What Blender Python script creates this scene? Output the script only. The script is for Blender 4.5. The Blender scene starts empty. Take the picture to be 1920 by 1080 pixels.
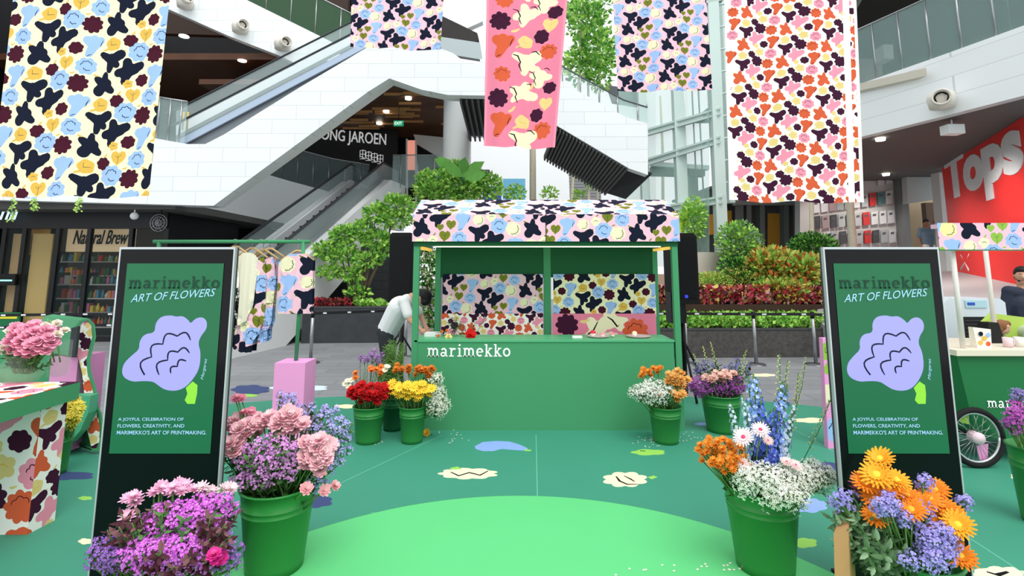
import bpy, bmesh, math, random
from mathutils import Vector, Matrix, Quaternion
from mathutils.geometry import delaunay_2d_cdt, tessellate_polygon
random.seed(7)
R = random.Random(11)
sc = bpy.context.scene
# ---------------------------------------------------------------- camera, sky, sun, exposure
F, CX, CY, EYE = 950.0, 960.0, 383.0, 1.72
PITCH = math.radians(7.33)
cam = bpy.data.cameras.new('camera'); camo = bpy.data.objects.new('camera', cam)
sc.collection.objects.link(camo); sc.camera = camo
camo.location = (0, 0, EYE); camo.rotation_euler = (math.pi/2+PITCH, 0, 0)
cam.sensor_width = 36; cam.lens = F/1920*36; cam.shift_y = -(540-CY)/1920; cam.clip_end = 300
w = bpy.data.worlds.new('sky'); sc.world = w; w.use_nodes = True
nt = w.node_tree; bg = nt.nodes['Background']
bg.inputs[0].default_value = (0.93, 0.97, 1, 1); bg.inputs[1].default_value = 1.2
sun = bpy.data.lights.new('sun', 'SUN'); so = bpy.data.objects.new('sun', sun); sc.collection.objects.link(so)
sun.energy = 1.9; sun.angle = math.radians(35); sun.color = (1, .97, .92)
so.rotation_euler = (math.radians(30), math.radians(12), 0)
sc.view_settings.view_transform = 'Standard'; sc.view_settings.look = 'None'
sc.view_settings.gamma = 1; sc.view_settings.use_curve_mapping = False
sc.view_settings.exposure = 0.1
# ---------------------------------------------------------------- helpers
def lin(c):
    c = c/255.0
    return c/12.92 if c <= .04045 else ((c+.055)/1.055)**2.4
_m = {}
def mat(name, rgb, rough=.6, metal=0, emit=0, alpha=1, spec=.3, trans=0, noise=0, nscale=8, coat=0, bump=0, bscale=40):
    if name in _m: return _m[name]
    m = bpy.data.materials.new(name); m.use_nodes = True; _m[name] = m
    n = m.node_tree.nodes; l = m.node_tree.links; b = n['Principled BSDF']
    c = (lin(rgb[0]), lin(rgb[1]), lin(rgb[2]), 1)
    b.inputs['Base Color'].default_value = c; b.inputs['Roughness'].default_value = rough
    b.inputs['Metallic'].default_value = metal; b.inputs['Specular IOR Level'].default_value = spec
    b.inputs['Alpha'].default_value = alpha; b.inputs['Transmission Weight'].default_value = trans
    b.inputs['Coat Weight'].default_value = coat
    if emit:
        b.inputs['Emission Color'].default_value = c; b.inputs['Emission Strength'].default_value = emit
    if noise or bump:
        tc = n.new('ShaderNodeTexCoord'); nz = n.new('ShaderNodeTexNoise')
        nz.inputs['Scale'].default_value = nscale; nz.inputs['Detail'].default_value = 4
        l.new(tc.outputs['Object'], nz.inputs['Vector'])
        if noise:
            mx = n.new('ShaderNodeMix'); mx.data_type = 'RGBA'
            mx.inputs['A'].default_value = tuple(min(1, x*(1-noise)) for x in c[:3])+(1,)
            mx.inputs['B'].default_value = tuple(min(1, x*(1+noise)) for x in c[:3])+(1,)
            l.new(nz.outputs['Fac'], mx.inputs['Factor']); l.new(mx.outputs['Result'], b.inputs['Base Color'])
        if bump:
            nz2 = n.new('ShaderNodeTexNoise'); nz2.inputs['Scale'].default_value = bscale
            l.new(tc.outputs['Object'], nz2.inputs['Vector'])
            bp = n.new('ShaderNodeBump'); bp.inputs['Strength'].default_value = bump; bp.inputs['Distance'].default_value = .02
            l.new(nz2.outputs['Fac'], bp.inputs['Height']); l.new(bp.outputs['Normal'], b.inputs['Normal'])
    return m
def brickmat(name, rgb, mortar, bw, bh, rough=.5, axis='XZ', msize=.01, vary=.04, noise=0):
    m = bpy.data.materials.new(name); m.use_nodes = True; _m[name] = m
    n = m.node_tree.nodes; l = m.node_tree.links; b = n['Principled BSDF']; b.inputs['Roughness'].default_value = rough
    b.inputs['Specular IOR Level'].default_value = .3
    tc = n.new('ShaderNodeTexCoord'); sp = n.new('ShaderNodeSeparateXYZ'); cb = n.new('ShaderNodeCombineXYZ')
    l.new(tc.outputs['Object'], sp.inputs[0]); l.new(sp.outputs[axis[0]], cb.inputs[0]); l.new(sp.outputs[axis[1]], cb.inputs[1])
    br = n.new('ShaderNodeTexBrick'); l.new(cb.outputs[0], br.inputs['Vector'])
    c = [lin(x) for x in rgb]
    br.inputs['Color1'].default_value = tuple(min(1, x*(1+vary)) for x in c)+(1,); br.inputs['Color2'].default_value = tuple(x*(1-vary) for x in c)+(1,)
    br.inputs['Mortar'].default_value = tuple(lin(x) for x in mortar)+(1,)
    br.inputs['Scale'].default_value = 1; br.inputs['Mortar Size'].default_value = msize
    br.inputs['Brick Width'].default_value = bw; br.inputs['Row Height'].default_value = bh
    out = br.outputs['Color']
    if noise:
        nz = n.new('ShaderNodeTexNoise'); nz.inputs['Scale'].default_value = 1.3; nz.inputs['Detail'].default_value = 6
        l.new(tc.outputs['Object'], nz.inputs['Vector'])
        mp = n.new('ShaderNodeMapRange'); mp.inputs['To Min'].default_value = 1-noise; mp.inputs['To Max'].default_value = 1+noise
        l.new(nz.outputs['Fac'], mp.inputs['Value'])
        mx = n.new('ShaderNodeVectorMath'); mx.operation = 'SCALE'; l.new(out, mx.inputs[0]); l.new(mp.outputs[0], mx.inputs['Scale'])
        out = mx.outputs[0]
    l.new(out, b.inputs['Base Color']); return m
cP, sP = math.cos(PITCH), math.sin(PITCH)
def ray(px, py):
    u = (px-CX)/F; v = -(py-CY)/F
    return Vector((u, cP - v*sP, sP + v*cP))
def at(px, py, Y):
    d = ray(px, py); return Vector((0, 0, EYE)) + d*(Y/d.y)
def atz(px, py, z=0.0):
    d = ray(px, py); return Vector((0, 0, EYE)) + d*((z-EYE)/d.z)
def ppm(Y, z=0):
    return F/(Y*cP+(z-EYE)*sP)
class MB:
    def __init__(s): s.v = []; s.f = []; s.m = []; s.mats = []; s.sm = []
    def mi(s, m):
        if m not in s.mats: s.mats.append(m)
        return s.mats.index(m)
    def add(s, vs, fs, m, smooth=False):
        o = len(s.v); s.v.extend([Vector(v) for v in vs]); k = s.mi(m)
        for f in fs: s.f.append([i+o for i in f]); s.m.append(k); s.sm.append(smooth)
    def merge(s, o, M=None):
        n = len(s.v); s.v.extend([(M@v if M else v.copy()) for v in o.v])
        ks = [s.mi(m) for m in o.mats]
        for f, k, q in zip(o.f, o.m, o.sm): s.f.append([i+n for i in f]); s.m.append(ks[k]); s.sm.append(q)
    def box(s, x0, x1, y0, y1, z0, z1, m, M=None):
        vs = [Vector((x, y, z)) for z in (z0, z1) for y in (y0, y1) for x in (x0, x1)]
        if M: vs = [M@v for v in vs]
        s.add(vs, [(0, 2, 3, 1), (4, 5, 7, 6), (0, 1, 5, 4), (2, 6, 7, 3), (0, 4, 6, 2), (1, 3, 7, 5)], m)
    def hexa(s, a, b, m):  # a, b: two quads
        vs = list(a)+list(b)
        s.add(vs, [(0, 1, 2, 3), (7, 6, 5, 4), (0, 4, 5, 1), (1, 5, 6, 2), (2, 6, 7, 3), (3, 7, 4, 0)], m)
    def prism(s, pts, ext, m, sidem=None):
        pts = [Vector(p) for p in pts]; n = len(pts); ext = Vector(ext)
        tr = tessellate_polygon([pts])
        back = [p+ext for p in pts]
        s.add(pts, [tuple(t) for t in tr], m); s.add(back, [tuple(t[::-1]) for t in tr], m)
        s.add(pts+back, [(i, (i+1) % n, (i+1) % n+n, i+n) for i in range(n)], sidem or m)
    def poly(s, pts, m):
        pts = [Vector(p) for p in pts]
        s.add(pts, [tuple(t) for t in tessellate_polygon([pts])], m)
    def tube(s, pts, r, m, n=8, cap=True):
        pts = [Vector(p) for p in pts]; rs = r if isinstance(r, (list, tuple)) else [r]*len(pts)
        vs = []; pn = None
        for i, p in enumerate(pts):
            t = (pts[min(i+1, len(pts)-1)]-pts[max(i-1, 0)]).normalized()
            if pn is None: pn = t.orthogonal().normalized()
            else:
                pn = (pn - t*pn.dot(t)); pn = pn.normalized() if pn.length > 1e-6 else t.orthogonal().normalized()
            bn = t.cross(pn)
            for k in range(n):
                a = 2*math.pi*k/n; vs.append(p+(pn*math.cos(a)+bn*math.sin(a))*rs[i])
        fs = [(i*n+k, i*n+(k+1) % n, (i+1)*n+(k+1) % n, (i+1)*n+k) for i in range(len(pts)-1) for k in range(n)]
        if cap: fs += [tuple(range(n))[::-1], tuple(range((len(pts)-1)*n, len(pts)*n))]
        s.add(vs, fs, m, True)
    def lathe(s, prof, c, m, n=24, cap=False):
        c = Vector(c); vs = []
        for r, z in prof:
            for k in range(n):
                a = 2*math.pi*k/n; vs.append(c+Vector((r*math.cos(a), r*math.sin(a), z)))
        fs = [(i*n+k, i*n+(k+1) % n, (i+1)*n+(k+1) % n, (i+1)*n+k) for i in range(len(prof)-1) for k in range(n)]
        if cap: fs += [tuple(range(n))[::-1], tuple(range((len(prof)-1)*n, len(prof)*n))]
        s.add(vs, fs, m, True)
    def ball(s, c, r, m, nu=12, nv=8, M=None):
        c = Vector(c); r = r if isinstance(r, (tuple, list)) else (r, r, r); vs = []
        for j in range(nv+1):
            t = math.pi*j/nv
            for i in range(nu):
                a = 2*math.pi*i/nu
                p = Vector((r[0]*math.sin(t)*math.cos(a), r[1]*math.sin(t)*math.sin(a), r[2]*math.cos(t)))
                vs.append(c+(M@p if M else p))
        s.add(vs, [(j*nu+i, (j+1)*nu+i, (j+1)*nu+(i+1) % nu, j*nu+(i+1) % nu) for j in range(nv) for i in range(nu)], m, True)
    def mesh(s, name):
        me = bpy.data.meshes.new(name); me.from_pydata([tuple(v) for v in s.v], [], s.f)
        for m in s.mats: me.materials.append(m)
        me.polygons.foreach_set('material_index', s.m); me.polygons.foreach_set('use_smooth', s.sm)
        me.update(); return me
    def build(s, name, parent=None, **kw):
        if parent is not None:
            o = wl(parent); s.v = [v-o for v in s.v]; loc = Vector()
        else:
            xs = [v.x for v in s.v]; ys = [v.y for v in s.v]; zs = [v.z for v in s.v]
            loc = Vector(((min(xs)+max(xs))/2, (min(ys)+max(ys))/2, min(zs))); s.v = [v-loc for v in s.v]
        ob = bpy.data.objects.new(name, s.mesh(name)); sc.collection.objects.link(ob); ob.location = loc
        if parent is not None: ob.parent = parent
        if kw: tag(ob, **kw)
        return ob
def wl(o):
    l = o.location.copy()
    while o.parent: o = o.parent; l += o.location
    return l
def tag(o, label=None, cat=None, group=None, kind=None):
    if label: o['label'] = label
    if cat: o['category'] = cat
    if group: o['group'] = group
    if kind: o['kind'] = kind
    return o
def thing(name, label, cat, loc=(0, 0, 0), group=None):
    o = bpy.data.objects.new(name, None); sc.collection.objects.link(o); o.location = loc; o.empty_display_size = .1
    return tag(o, label, cat, group)
def struct(name, mb): return mb.build(name, kind='structure')
def copy_tree(o, parent=None):
    c = o.copy(); sc.collection.objects.link(c)
    if parent is not None: c.parent = parent
    for ch in list(o.children): copy_tree(ch, c)
    return c
def area2(p): return sum(p[i][0]*p[(i+1) % len(p)][1]-p[(i+1) % len(p)][0]*p[i][1] for i in range(len(p)))
def ccw(p): return p if area2(p) > 0 else p[::-1]
def strip(pts, w):
    L = []; Rr = []; n = len(pts)
    for i in range(n):
        a = pts[max(i-1, 0)]; b = pts[min(i+1, n-1)]; dx, dy = b[0]-a[0], b[1]-a[1]; l = math.hypot(dx, dy) or 1
        k = w/2*(.55 if i in (0, n-1) else 1)
        L.append((pts[i][0]-dy/l*k, pts[i][1]+dx/l*k)); Rr.append((pts[i][0]+dy/l*k, pts[i][1]-dx/l*k))
    return ccw(L+Rr[::-1])
def arcs(n, R_, a0, a1, cx=0, cy=0, bump=.25):   # scalloped line
    out = []
    for i in range(n):
        for j in range(5):
            t = (i+j/5)/n; a = a0+(a1-a0)*t; r = R_*(1+bump*abs(math.sin(math.pi*(j/5))))
            out.append((cx+r*math.cos(a), cy+r*math.sin(a)))
    return out
def radial(caps, n=30, r0=.3):
    out = []
    circ = []
    for (x, y, r) in caps:
        for k in range(7):
            t = k/6; circ.append((x*t, y*t, r0+(r-r0)*t))
    for i in range(n):
        a = 2*math.pi*i/n; dx, dy = math.cos(a), math.sin(a); best = .05
        for (x, y, r) in circ:
            b = x*dx+y*dy; d = r*r-(x*x+y*y-b*b)
            if d >= 0: best = max(best, b+math.sqrt(d))
        out.append((best*dx, best*dy))
    return out
def scal(n, r=1, bump=.16, ax=1, N=None, ph=0):
    N = N or n*5
    return [(ax*r*(1-bump+bump*abs(math.sin(n*t/2+ph)))*math.cos(t), r*(1-bump+bump*abs(math.sin(n*t/2+ph)))*math.sin(t)) for t in [2*math.pi*i/N for i in range(N)]]
SH = {
 'bfly': [('main', radial([(-.78, .42, .24), (.68, .46, .38), (-.14, -.78, .24), (0, .12, .4), (.42, -.36, .26)], 36, .38))],
 'fly2': [('main', radial([(-.12, .68, .3), (.8, .4, .32), (-.66, -.14, .3), (-.25, -.8, .2), (.45, .15, .34)], 36, .4))],
 'paw': [('main', radial([(.1, .84, .22), (-.55, .45, .26), (-.35, -.48, .44), (.7, -.42, .28), (.3, .1, .38)], 36, .38))],
 'peony': [('main', scal(9, .92, .2, 1.05)), ('line', strip(arcs(3, .45, .4, 3.2), .05))],
 'bud': [('main', scal(7, .92, .17, 1.1, ph=.5))],
 'cloud': [('main', scal(8, .95, .16, 1.1)), ('line', strip(arcs(4, .42, .2, 3.3, 0, .05), .07)), ('line', strip(arcs(3, .3, 3.4, 5.6, .1, -.1), .07))],
 'tulip': [('main', radial([(-.52, .5, .38), (0, .62, .38), (.55, .5, .36), (-.35, -.8, .3)], 32, .42)), ('line', strip([(.75, .55), (.6, .2), (.55, -.05)], .08)), ('line', strip([(-.5, -1.0), (-.3, -.85), (-.1, -.8)], .07))],
 'leaf': [('main', [(-.1, -1), (.15, -.75), (.6, -.45), (.9, .05), (.8, .55), (.4, .75), (.05, .5), (-.3, .78), (-.75, .6), (-.9, .1), (-.6, -.45), (-.3, -.7)]), ('line', strip([(0, -.75), (.02, .3)], .07)), ('line', strip([(0, -.1), (-.35, .25)], .06)), ('line', strip([(0, 0), (.4, .3)], .06))],
 'leaf2': [('main', scal(5, .9, .14, 1.1, ph=.3)), ('line', strip([(-.3, .4), (-.3, -.1), (.5, -.05)], .08)), ('main', [(-.7, -.5), (-1.25, -.75), (-1.2, -.95), (-.5, -.75)])],
 'sprig': [('main', [(-1, -.3), (0, -.5), (1, .1), (.9, .5), (-.1, .2), (-.9, .15)])],
 'small': [('main', scal(5, .9, .25, 1.1)), ('line', strip([(-.4, 0), (0, .2), (.4, 0)], .1))],
 'ring': [('main', scal(7, .9, .12, 1.1)), ('line', strip(arcs(5, .55, -2.0, .9, 0, 0), .07))],
}
LAY = [('bfly', 345, 325, 76, 0), ('fly2', 440, 385, 82, 0), ('paw', 310, 462, 74, 0), ('peony', 180, 462, 60, 0), ('bud', 520, 437, 42, 0),
       ('bud', 395, 548, 42, 0), ('cloud', 212, 365, 56, 0), ('cloud', 447, 610, 64, 0), ('tulip', 195, 582, 66, 0), ('leaf', 110, 345, 48, 0),
       ('leaf2', 305, 570, 47, 0), ('small', 445, 455, 30, 0), ('sprig', 405, 505, 14, .6), ('sprig', 262, 412, 14, -.5), ('sprig', 365, 610, 14, .4),
       ('sprig', 250, 640, 14, .8), ('sprig', 150, 405, 13, 0), ('sprig', 575, 465, 13, 1)]
LA, LB = (367, 170), (-42, 333)
def pattern(W, H, scale, pal, ox=0, oy=0, swap=None, rot=0):
    """motifs over W x H metres; scale = metres per layout unit"""
    out = []; rng = range(-14, 15)
    cr, sr = math.cos(rot), math.sin(rot)
    for i in rng:
        for j in rng:
            for k, (s, x, y, r, a) in enumerate(LAY):
                X = (x+i*LA[0]+j*LB[0])*scale+ox; Yy = (y+i*LA[1]+j*LB[1])*scale+oy
                if rot: X, Yy = X*cr-Yy*sr, X*sr+Yy*cr
                Yy = H-Yy; r_ = r*scale*.93
                if X < -1.3*r_ or X > W+1.3*r_ or Yy < -1.3*r_ or Yy > H+1.3*r_: continue
                s2, mm, lm = pal[k if k < len(pal) else -1]
                if s2: s = s2
                c, sn = math.cos(a), math.sin(a)
                for role, poly in SH[s]:
                    m = lm if role == 'line' else mm
                    if m is None: continue
                    out.append(([(X+(c*p-sn*q)*r_, Yy+(sn*p+c*q)*r_) for p, q in poly], m))
    return out
def printed(mb, outline, motifs, base, surf, grid=None, eps=1e-5):
    """one sheet cut along its printed motifs: 2D outline (m), surf(u,v)->point"""
    verts = []; faces = []; mats = [base]
    def addp(p):
        p = ccw(p); s = len(verts); verts.extend([Vector(q) for q in p]); faces.append(list(range(s, s+len(p))))
    addp(outline)
    xs = [p[0] for p in outline]; ys = [p[1] for p in outline]
    for p, m in motifs:
        if max(q[0] for q in p) < min(xs) or min(q[0] for q in p) > max(xs) or max(q[1] for q in p) < min(ys) or min(q[1] for q in p) > max(ys): continue
        addp(p); mats.append(m)
    if grid:
        nx, ny = grid
        for i in range(1, nx):
            for j in range(1, ny):
                verts.append(Vector((min(xs)+(max(xs)-min(xs))*(i+.01*j)/nx, min(ys)+(max(ys)-min(ys))*j/ny)))
        # split outline edges
        o = faces[0]; new = []
        for i in range(len(o)):
            a = verts[o[i]]; b = verts[o[(i+1) % len(o)]]; new.append(o[i]); k = max(1, int((b-a).length/(max(xs)-min(xs))*nx))
            for q in range(1, k): verts.append(a.lerp(b, q/k)); new.append(len(verts)-1)
        faces[0] = new
    v2, e2, f2, ov, oe, of = delaunay_2d_cdt(verts, [], faces, 0, eps)
    vs = [surf(v.x, v.y) for v in v2]; by = {}
    for f, o in zip(f2, of):
        if 0 not in o: continue
        by.setdefault(mats[max(o)], []).append(tuple(f))
    used = {}
    for m, fs in by.items():
        idx = {}; 
        for f in fs:
            for i in f: idx.setdefault(i, len(idx))
        mb.add([vs[i] for i in idx], [tuple(idx[i] for i in f) for f in fs], m, True)
def sheet(P00, P10, P11, P01, wave=None):
    def f(u, v):
        p = (P00*(1-u)+P10*u)*(1-v)+(P01*(1-u)+P11*u)*v
        if wave: p = p+wave(u, v)
        return p
    return f
_tc = {}
def text2d(s, off=0, shear=0):
    k = (s, off, shear)
    if k in _tc: return _tc[k]
    cu = bpy.data.curves.new('t', 'FONT'); cu.body = s; cu.size = 1; cu.offset = off; cu.shear = shear; cu.resolution_u = 4
    o = bpy.data.objects.new('t', cu); sc.collection.objects.link(o); dg = bpy.context.evaluated_depsgraph_get(); dg.update()
    me = bpy.data.meshes.new_from_object(o.evaluated_get(dg)); vs = [(v.co.x, v.co.y) for v in me.vertices]; fs = [tuple(p.vertices) for p in me.polygons]
    bpy.data.objects.remove(o); bpy.data.curves.remove(cu); bpy.data.meshes.remove(me)
    _tc[k] = (vs, fs); return vs, fs
def place2d(mb, vf, org, ex, ey, m, w=None, h=None, thick=None):
    """fit 2D mesh into box w x h at org (lower-left), along ex, ey"""
    vs, fs = vf; x0 = min(v[0] for v in vs); x1 = max(v[0] for v in vs); y0 = min(v[1] for v in vs); y1 = max(v[1] for v in vs)
    ex = Vector(ex).normalized(); ey = Vector(ey).normalized(); sx = w/(x1-x0); sy = h/(y1-y0) if h else sx
    P = [Vector(org)+ex*((v[0]-x0)*sx)+ey*((v[1]-y0)*sy)+ex.cross(ey)*(v[2]*.00025 if len(v) > 2 else 0) for v in vs]
    mb.add(P, fs, m)
    if thick:
        n = ex.cross(ey)*thick; ed = {}
        for f in fs:
            for a, b in zip(f, f[1:]+f[:1]): ed[(a, b)] = 1
        mb.add([p+n for p in P], [tuple(f) for f in fs], m)
        out = [e for e in ed if (e[1], e[0]) not in ed]
        mb.add(P+[p+n for p in P], [(a, b, b+len(P), a+len(P)) for a, b in out], m)
def slab_word(word):
    vs = []; fs = []; lay = [0]
    def st(pts, w=.2):
        # strip as quads
        p = strip(pts, w) if False else None
        n = len(pts)
        o = len(vs); lay[0] += 1
        for i in range(n):
            a = pts[max(i-1, 0)]; b = pts[min(i+1, n-1)]; dx, dy = b[0]-a[0], b[1]-a[1]; l = math.hypot(dx, dy) or 1
            vs.append((X+pts[i][0]-dy/l*w/2, pts[i][1]+dx/l*w/2, lay[0] % 6)); vs.append((X+pts[i][0]+dy/l*w/2, pts[i][1]-dx/l*w/2, lay[0] % 6))
        for i in range(n-1): fs.append((o+2*i+1, o+2*i+3, o+2*i+2, o+2*i))
    def arc(cx, cy, rx, ry, a0, a1, n=10, w=.2): st([(cx+rx*math.cos(math.radians(a0+(a1-a0)*i/n)), cy+ry*math.sin(math.radians(a0+(a1-a0)*i/n))) for i in range(n+1)], w)
    def serif(x0, x1, y): st([(x0, y), (x1, y)], .13)
    X = 0
    for ch in word:
        if ch == 'm':
            st([(.22, 0), (.22, 1)]); st([(.72, 0), (.72, .62)]); st([(1.22, 0), (1.22, .62)]); arc(.47, .62, .25, .3, 180, 0); arc(.97, .62, .25, .3, 180, 0)
            serif(0, .22, .935); serif(0, .42, .065); serif(.55, .9, .065); serif(1.05, 1.42, .065); X += 1.58
        elif ch == 'a':
            arc(.42, .6, .27, .31, 150, 0); st([(.69, .6), (.69, .15)]); arc(.36, .27, .25, .2, 20, 340, 14, .17); st([(.69, .2), (.74, .07), (.92, .07)], .14); X += 1.05
        elif ch == 'r':
            st([(.3, 0), (.3, 1)]); arc(.62, .5, .3, .4, 165, 50); serif(.04, .3, .935); serif(.04, .62, .065); X += 1.0
        elif ch == 'i':
            st([(.32, 0), (.32, 1)]); serif(.08, .32, .935); serif(.04, .6, .065); st([(.2, 1.32), (.42, 1.32)], .22); X += .75
        elif ch == 'e':
            arc(.46, .5, .34, .41, 0, 310, 18); st([(.15, .52), (.8, .52)], .13); X += 1.03
        elif ch == 'k':
            st([(.25, 0), (.25, 1.42)]); st([(.25, .38), (.75, .95)], .15); st([(.42, .55), (.8, .04)], .19); serif(.02, .25, 1.37); serif(.02, .45, .065); serif(.6, 1.0, .065); serif(.5, .95, .95); X += 1.12
        elif ch == 'o':
            arc(.48, .5, .36, .41, 0, 360, 20); X += 1.05
    return vs, fs
# colours
C = {}
def col(n, rgb, **k): C[n] = mat(n, rgb, **k)
CLOTH = dict(rough=.85, spec=.1)
col('cloth_cream', (246, 240, 200), **CLOTH); col('cloth_pink', (243, 196, 212), **CLOTH); col('cloth_white', (246, 243, 236), **CLOTH)
col('cloth_rose', (232, 132, 158), **CLOTH); col('navy', (24, 30, 48), **CLOTH); col('burgundy', (72, 24, 42), **CLOTH); col('plum', (64, 26, 50), **CLOTH)
col('blue', (160, 192, 240), **CLOTH); col('mustard', (226, 184, 84), **CLOTH); col('olive', (120, 128, 40), **CLOTH); col('cream', (240, 234, 196), **CLOTH)
col('orange', (216, 96, 62), **CLOTH); col('pinkflower', (238, 150, 172), **CLOTH); col('sand', (230, 206, 136), **CLOTH); col('ink', (36, 44, 74), **CLOTH)
col('darkburg', (52, 14, 30), **CLOTH); col('lime', (150, 190, 80), **CLOTH); col('black_ink', (16, 18, 22), **CLOTH)
c = C
PAL_Y = [(None, c['navy'], None)]*3+[(None, c['burgundy'], c['darkburg'])]+[(None, c['burgundy'], None)]*2+[(None, c['blue'], c['ink'])]*3+[(None, c['mustard'], c['ink'])]*3+[(None, c['mustard'], None)]
PAL_P = [(None, c['navy'], None)]*3+[('ring', c['cream'], c['black_ink']), ('leaf', c['olive'], c['ink']), ('small', c['cream'], c['ink'])]+[(None, c['blue'], c['ink'])]*3+[(None, c['olive'], c['ink']), ('ring', c['cream'], c['black_ink']), ('leaf', c['olive'], None), (None, c['olive'], None)]
PAL_W = [('bfly', c['plum'], None), ('fly2', c['pinkflower'], c['plum']), ('paw', c['orange'], None), ('peony', c['orange'], c['burgundy']), ('bud', c['plum'], None), ('bud', c['plum'], None), ('cloud', c['pinkflower'], c['burgundy']),
         ('peony', c['plum'], None), ('tulip', c['orange'], c['burgundy']), ('small', c['sand'], c['mustard']), ('leaf2', c['sand'], c['mustard']), ('small', c['sand'], c['mustard']), (None, c['sand'], None)]
# ---------------------------------------------------------------- materials of the place
white = brickmat('white_cladding', (232, 237, 238), (200, 207, 209), 1.1, .34, .35, 'XZ', .006, .02)
white2 = brickmat('white_cladding_yz', (222, 228, 228), (186, 194, 196), 1.3, .42, .35, 'YZ', .008, .02)
paving = brickmat('grey_paving', (136, 138, 142), (108, 110, 114), .9, .3, .55, 'XY', .008, .08, .12)
darkstone = mat('dark_stone', (58, 62, 66), rough=.6, noise=.35, nscale=6)
curbstone = mat('curb_stone', (70, 72, 74), rough=.6, noise=.3, nscale=10)
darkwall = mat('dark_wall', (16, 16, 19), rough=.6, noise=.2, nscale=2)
browncei = mat('brown_ceiling', (84, 52, 34), rough=.5, noise=.5, nscale=1.2)
darkcei = mat('dark_ceiling', (46, 42, 40), rough=.6, noise=.2, nscale=1)
greycei = mat('grey_soffit', (92, 92, 90), rough=.7)
plainwhite = mat('plain_white', (236, 238, 238), rough=.5)
steel = mat('pale_green_steel', (196, 214, 208), rough=.45)
chrome = mat('chrome', (170, 172, 175), rough=.3, metal=.8)
glass = mat('rail_glass', (190, 215, 212), rough=.05, alpha=.22, spec=.5)
shopglass = mat('shop_glass', (60, 80, 80), rough=.03, alpha=.10, spec=.5)
liftglass = mat('lift_glass', (190, 225, 215), rough=.05, alpha=.30, spec=.5)
black = mat('black', (14, 14, 16), rough=.5)
blackgloss = mat('black_gloss', (6, 7, 9), rough=.12, spec=.25)
blackrub = mat('black_rubber', (22, 22, 24), rough=.8)
green = mat('stall_green', (72, 150, 104), rough=.55, spec=.2)
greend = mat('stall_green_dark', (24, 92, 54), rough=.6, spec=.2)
cartgreen = mat('cart_green', (26, 112, 62), rough=.5, spec=.3)
bucketg = mat('bucket_green', (44, 128, 58), rough=.35, spec=.4)
brightg = mat('bright_green', (96, 204, 128), rough=.7, noise=.03, nscale=2)
matg = mat('teal_green', (62, 144, 118), rough=.55, noise=.08, nscale=1.5)
pinkbox = mat('pink_panel', (240, 160, 214), rough=.6)
lamp_on = mat('lamp_on', (255, 246, 225), emit=6)
warmled = mat('warm_led', (255, 240, 205), emit=3.2)
redwall = mat('red_wall', (222, 46, 44), rough=.5, noise=.08, nscale=.5)
lettergrey = mat('letter_grey', (214, 216, 220), rough=.5)
beige = mat('beige_wall', (188, 168, 138), rough=.7)
wallgrey = mat('pale_grey_wall', (196, 196, 194), rough=.6)
bark = mat('pale_bark', (206, 198, 176), rough=.8, noise=.2, nscale=20)
wood = mat('hanger_wood', (214, 176, 124), rough=.5)
def leafm(n, rgb, v=.25): return mat(n, rgb, rough=.5, spec=.25, noise=v, nscale=9)
lf1 = leafm('leaf_bright', (128, 190, 78)); lf2 = leafm('leaf_mid', (92, 152, 66)); lf3 = leafm('leaf_dark', (34, 82, 38))
lf4 = leafm('leaf_lime', (176, 218, 104)); lf5 = leafm('leaf_red', (178, 52, 66)); lf6 = leafm('leaf_pink', (222, 160, 168)); lf7 = leafm('leaf_yellow', (206, 192, 96))
lf8 = leafm('leaf_burgundy', (74, 34, 44)); lf9 = leafm('leaf_grey', (120, 150, 118))
# ---------------------------------------------------------------- ground
g = MB(); g.box(-40, 40, -4, 60, -.3, 0, paving); struct('floor', g)
def gpoly(pts, z=0): return [(atz(x, y, z).x, atz(x, y, z).y) for x, y in pts]
# floor mat of green vinyl with printed flowers
N = 72; ex = 3.0
outl = []
for i in range(N):
    a = 2*math.pi*i/N; ca, sa = math.cos(a), math.sin(a)
    outl.append((5.4*math.copysign(abs(ca)**(2/ex), ca), 2.7+4.6*math.copysign(abs(sa)**(2/ex), sa)))
def decal(px, py, rx, ry, n, m, ph=0, squig=None, bump=.2, lines=()):
    q = [(px+rx*(1-bump+bump*abs(math.sin(n*t/2+ph)))*math.cos(t), py+ry*(1-bump+bump*abs(math.sin(n*t/2+ph)))*math.sin(t)) for t in [2*math.pi*i/40 for i in range(40)]]
    return [(gpoly(q, .006), m)]
def gstrip(pts, w=.03): return [(strip(gpoly(pts, .006), w), c['black_ink'])]
blueD = mat('decal_blue', (140, 170, 236), rough=.6); navyD = mat('decal_navy', (58, 72, 118), rough=.6); limeD = mat('decal_lime', (150, 208, 92), rough=.6); creamD = mat('decal_cream', (246, 236, 196), rough=.6)
D = []
D += [(gpoly([(890, 838), (905, 830), (930, 828), (955, 829), (975, 835), (990, 842), (984, 846), (965, 845), (940, 843), (925, 847), (905, 847), (892, 843)]), blueD), (gpoly([(985, 843), (997, 845), (995, 847), (984, 847)]), limeD)]
D += decal(1216, 848, 34, 6, 5, limeD)+gstrip([(1200, 845), (1210, 846)])
D += decal(878, 888, 58, 11, 9, creamD)+[(gpoly([(842, 879), (858, 876), (866, 881), (852, 882)]), limeD)]+gstrip([(845, 885), (860, 892), (880, 886), (900, 891), (915, 883)], .025)
D += decal(1172, 899, 44, 15, 8, creamD)+[(gpoly([(1214, 896), (1226, 893), (1233, 896), (1222, 900)]), limeD)]+gstrip([(1155, 893), (1162, 902), (1176, 908), (1196, 908)], .022)+gstrip([(1170, 892), (1182, 898), (1190, 903)], .02)
D += decal(998, 950, 50, 12, 7, blueD)+gstrip([(962, 945), (975, 942), (988, 944)], .02)
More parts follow.
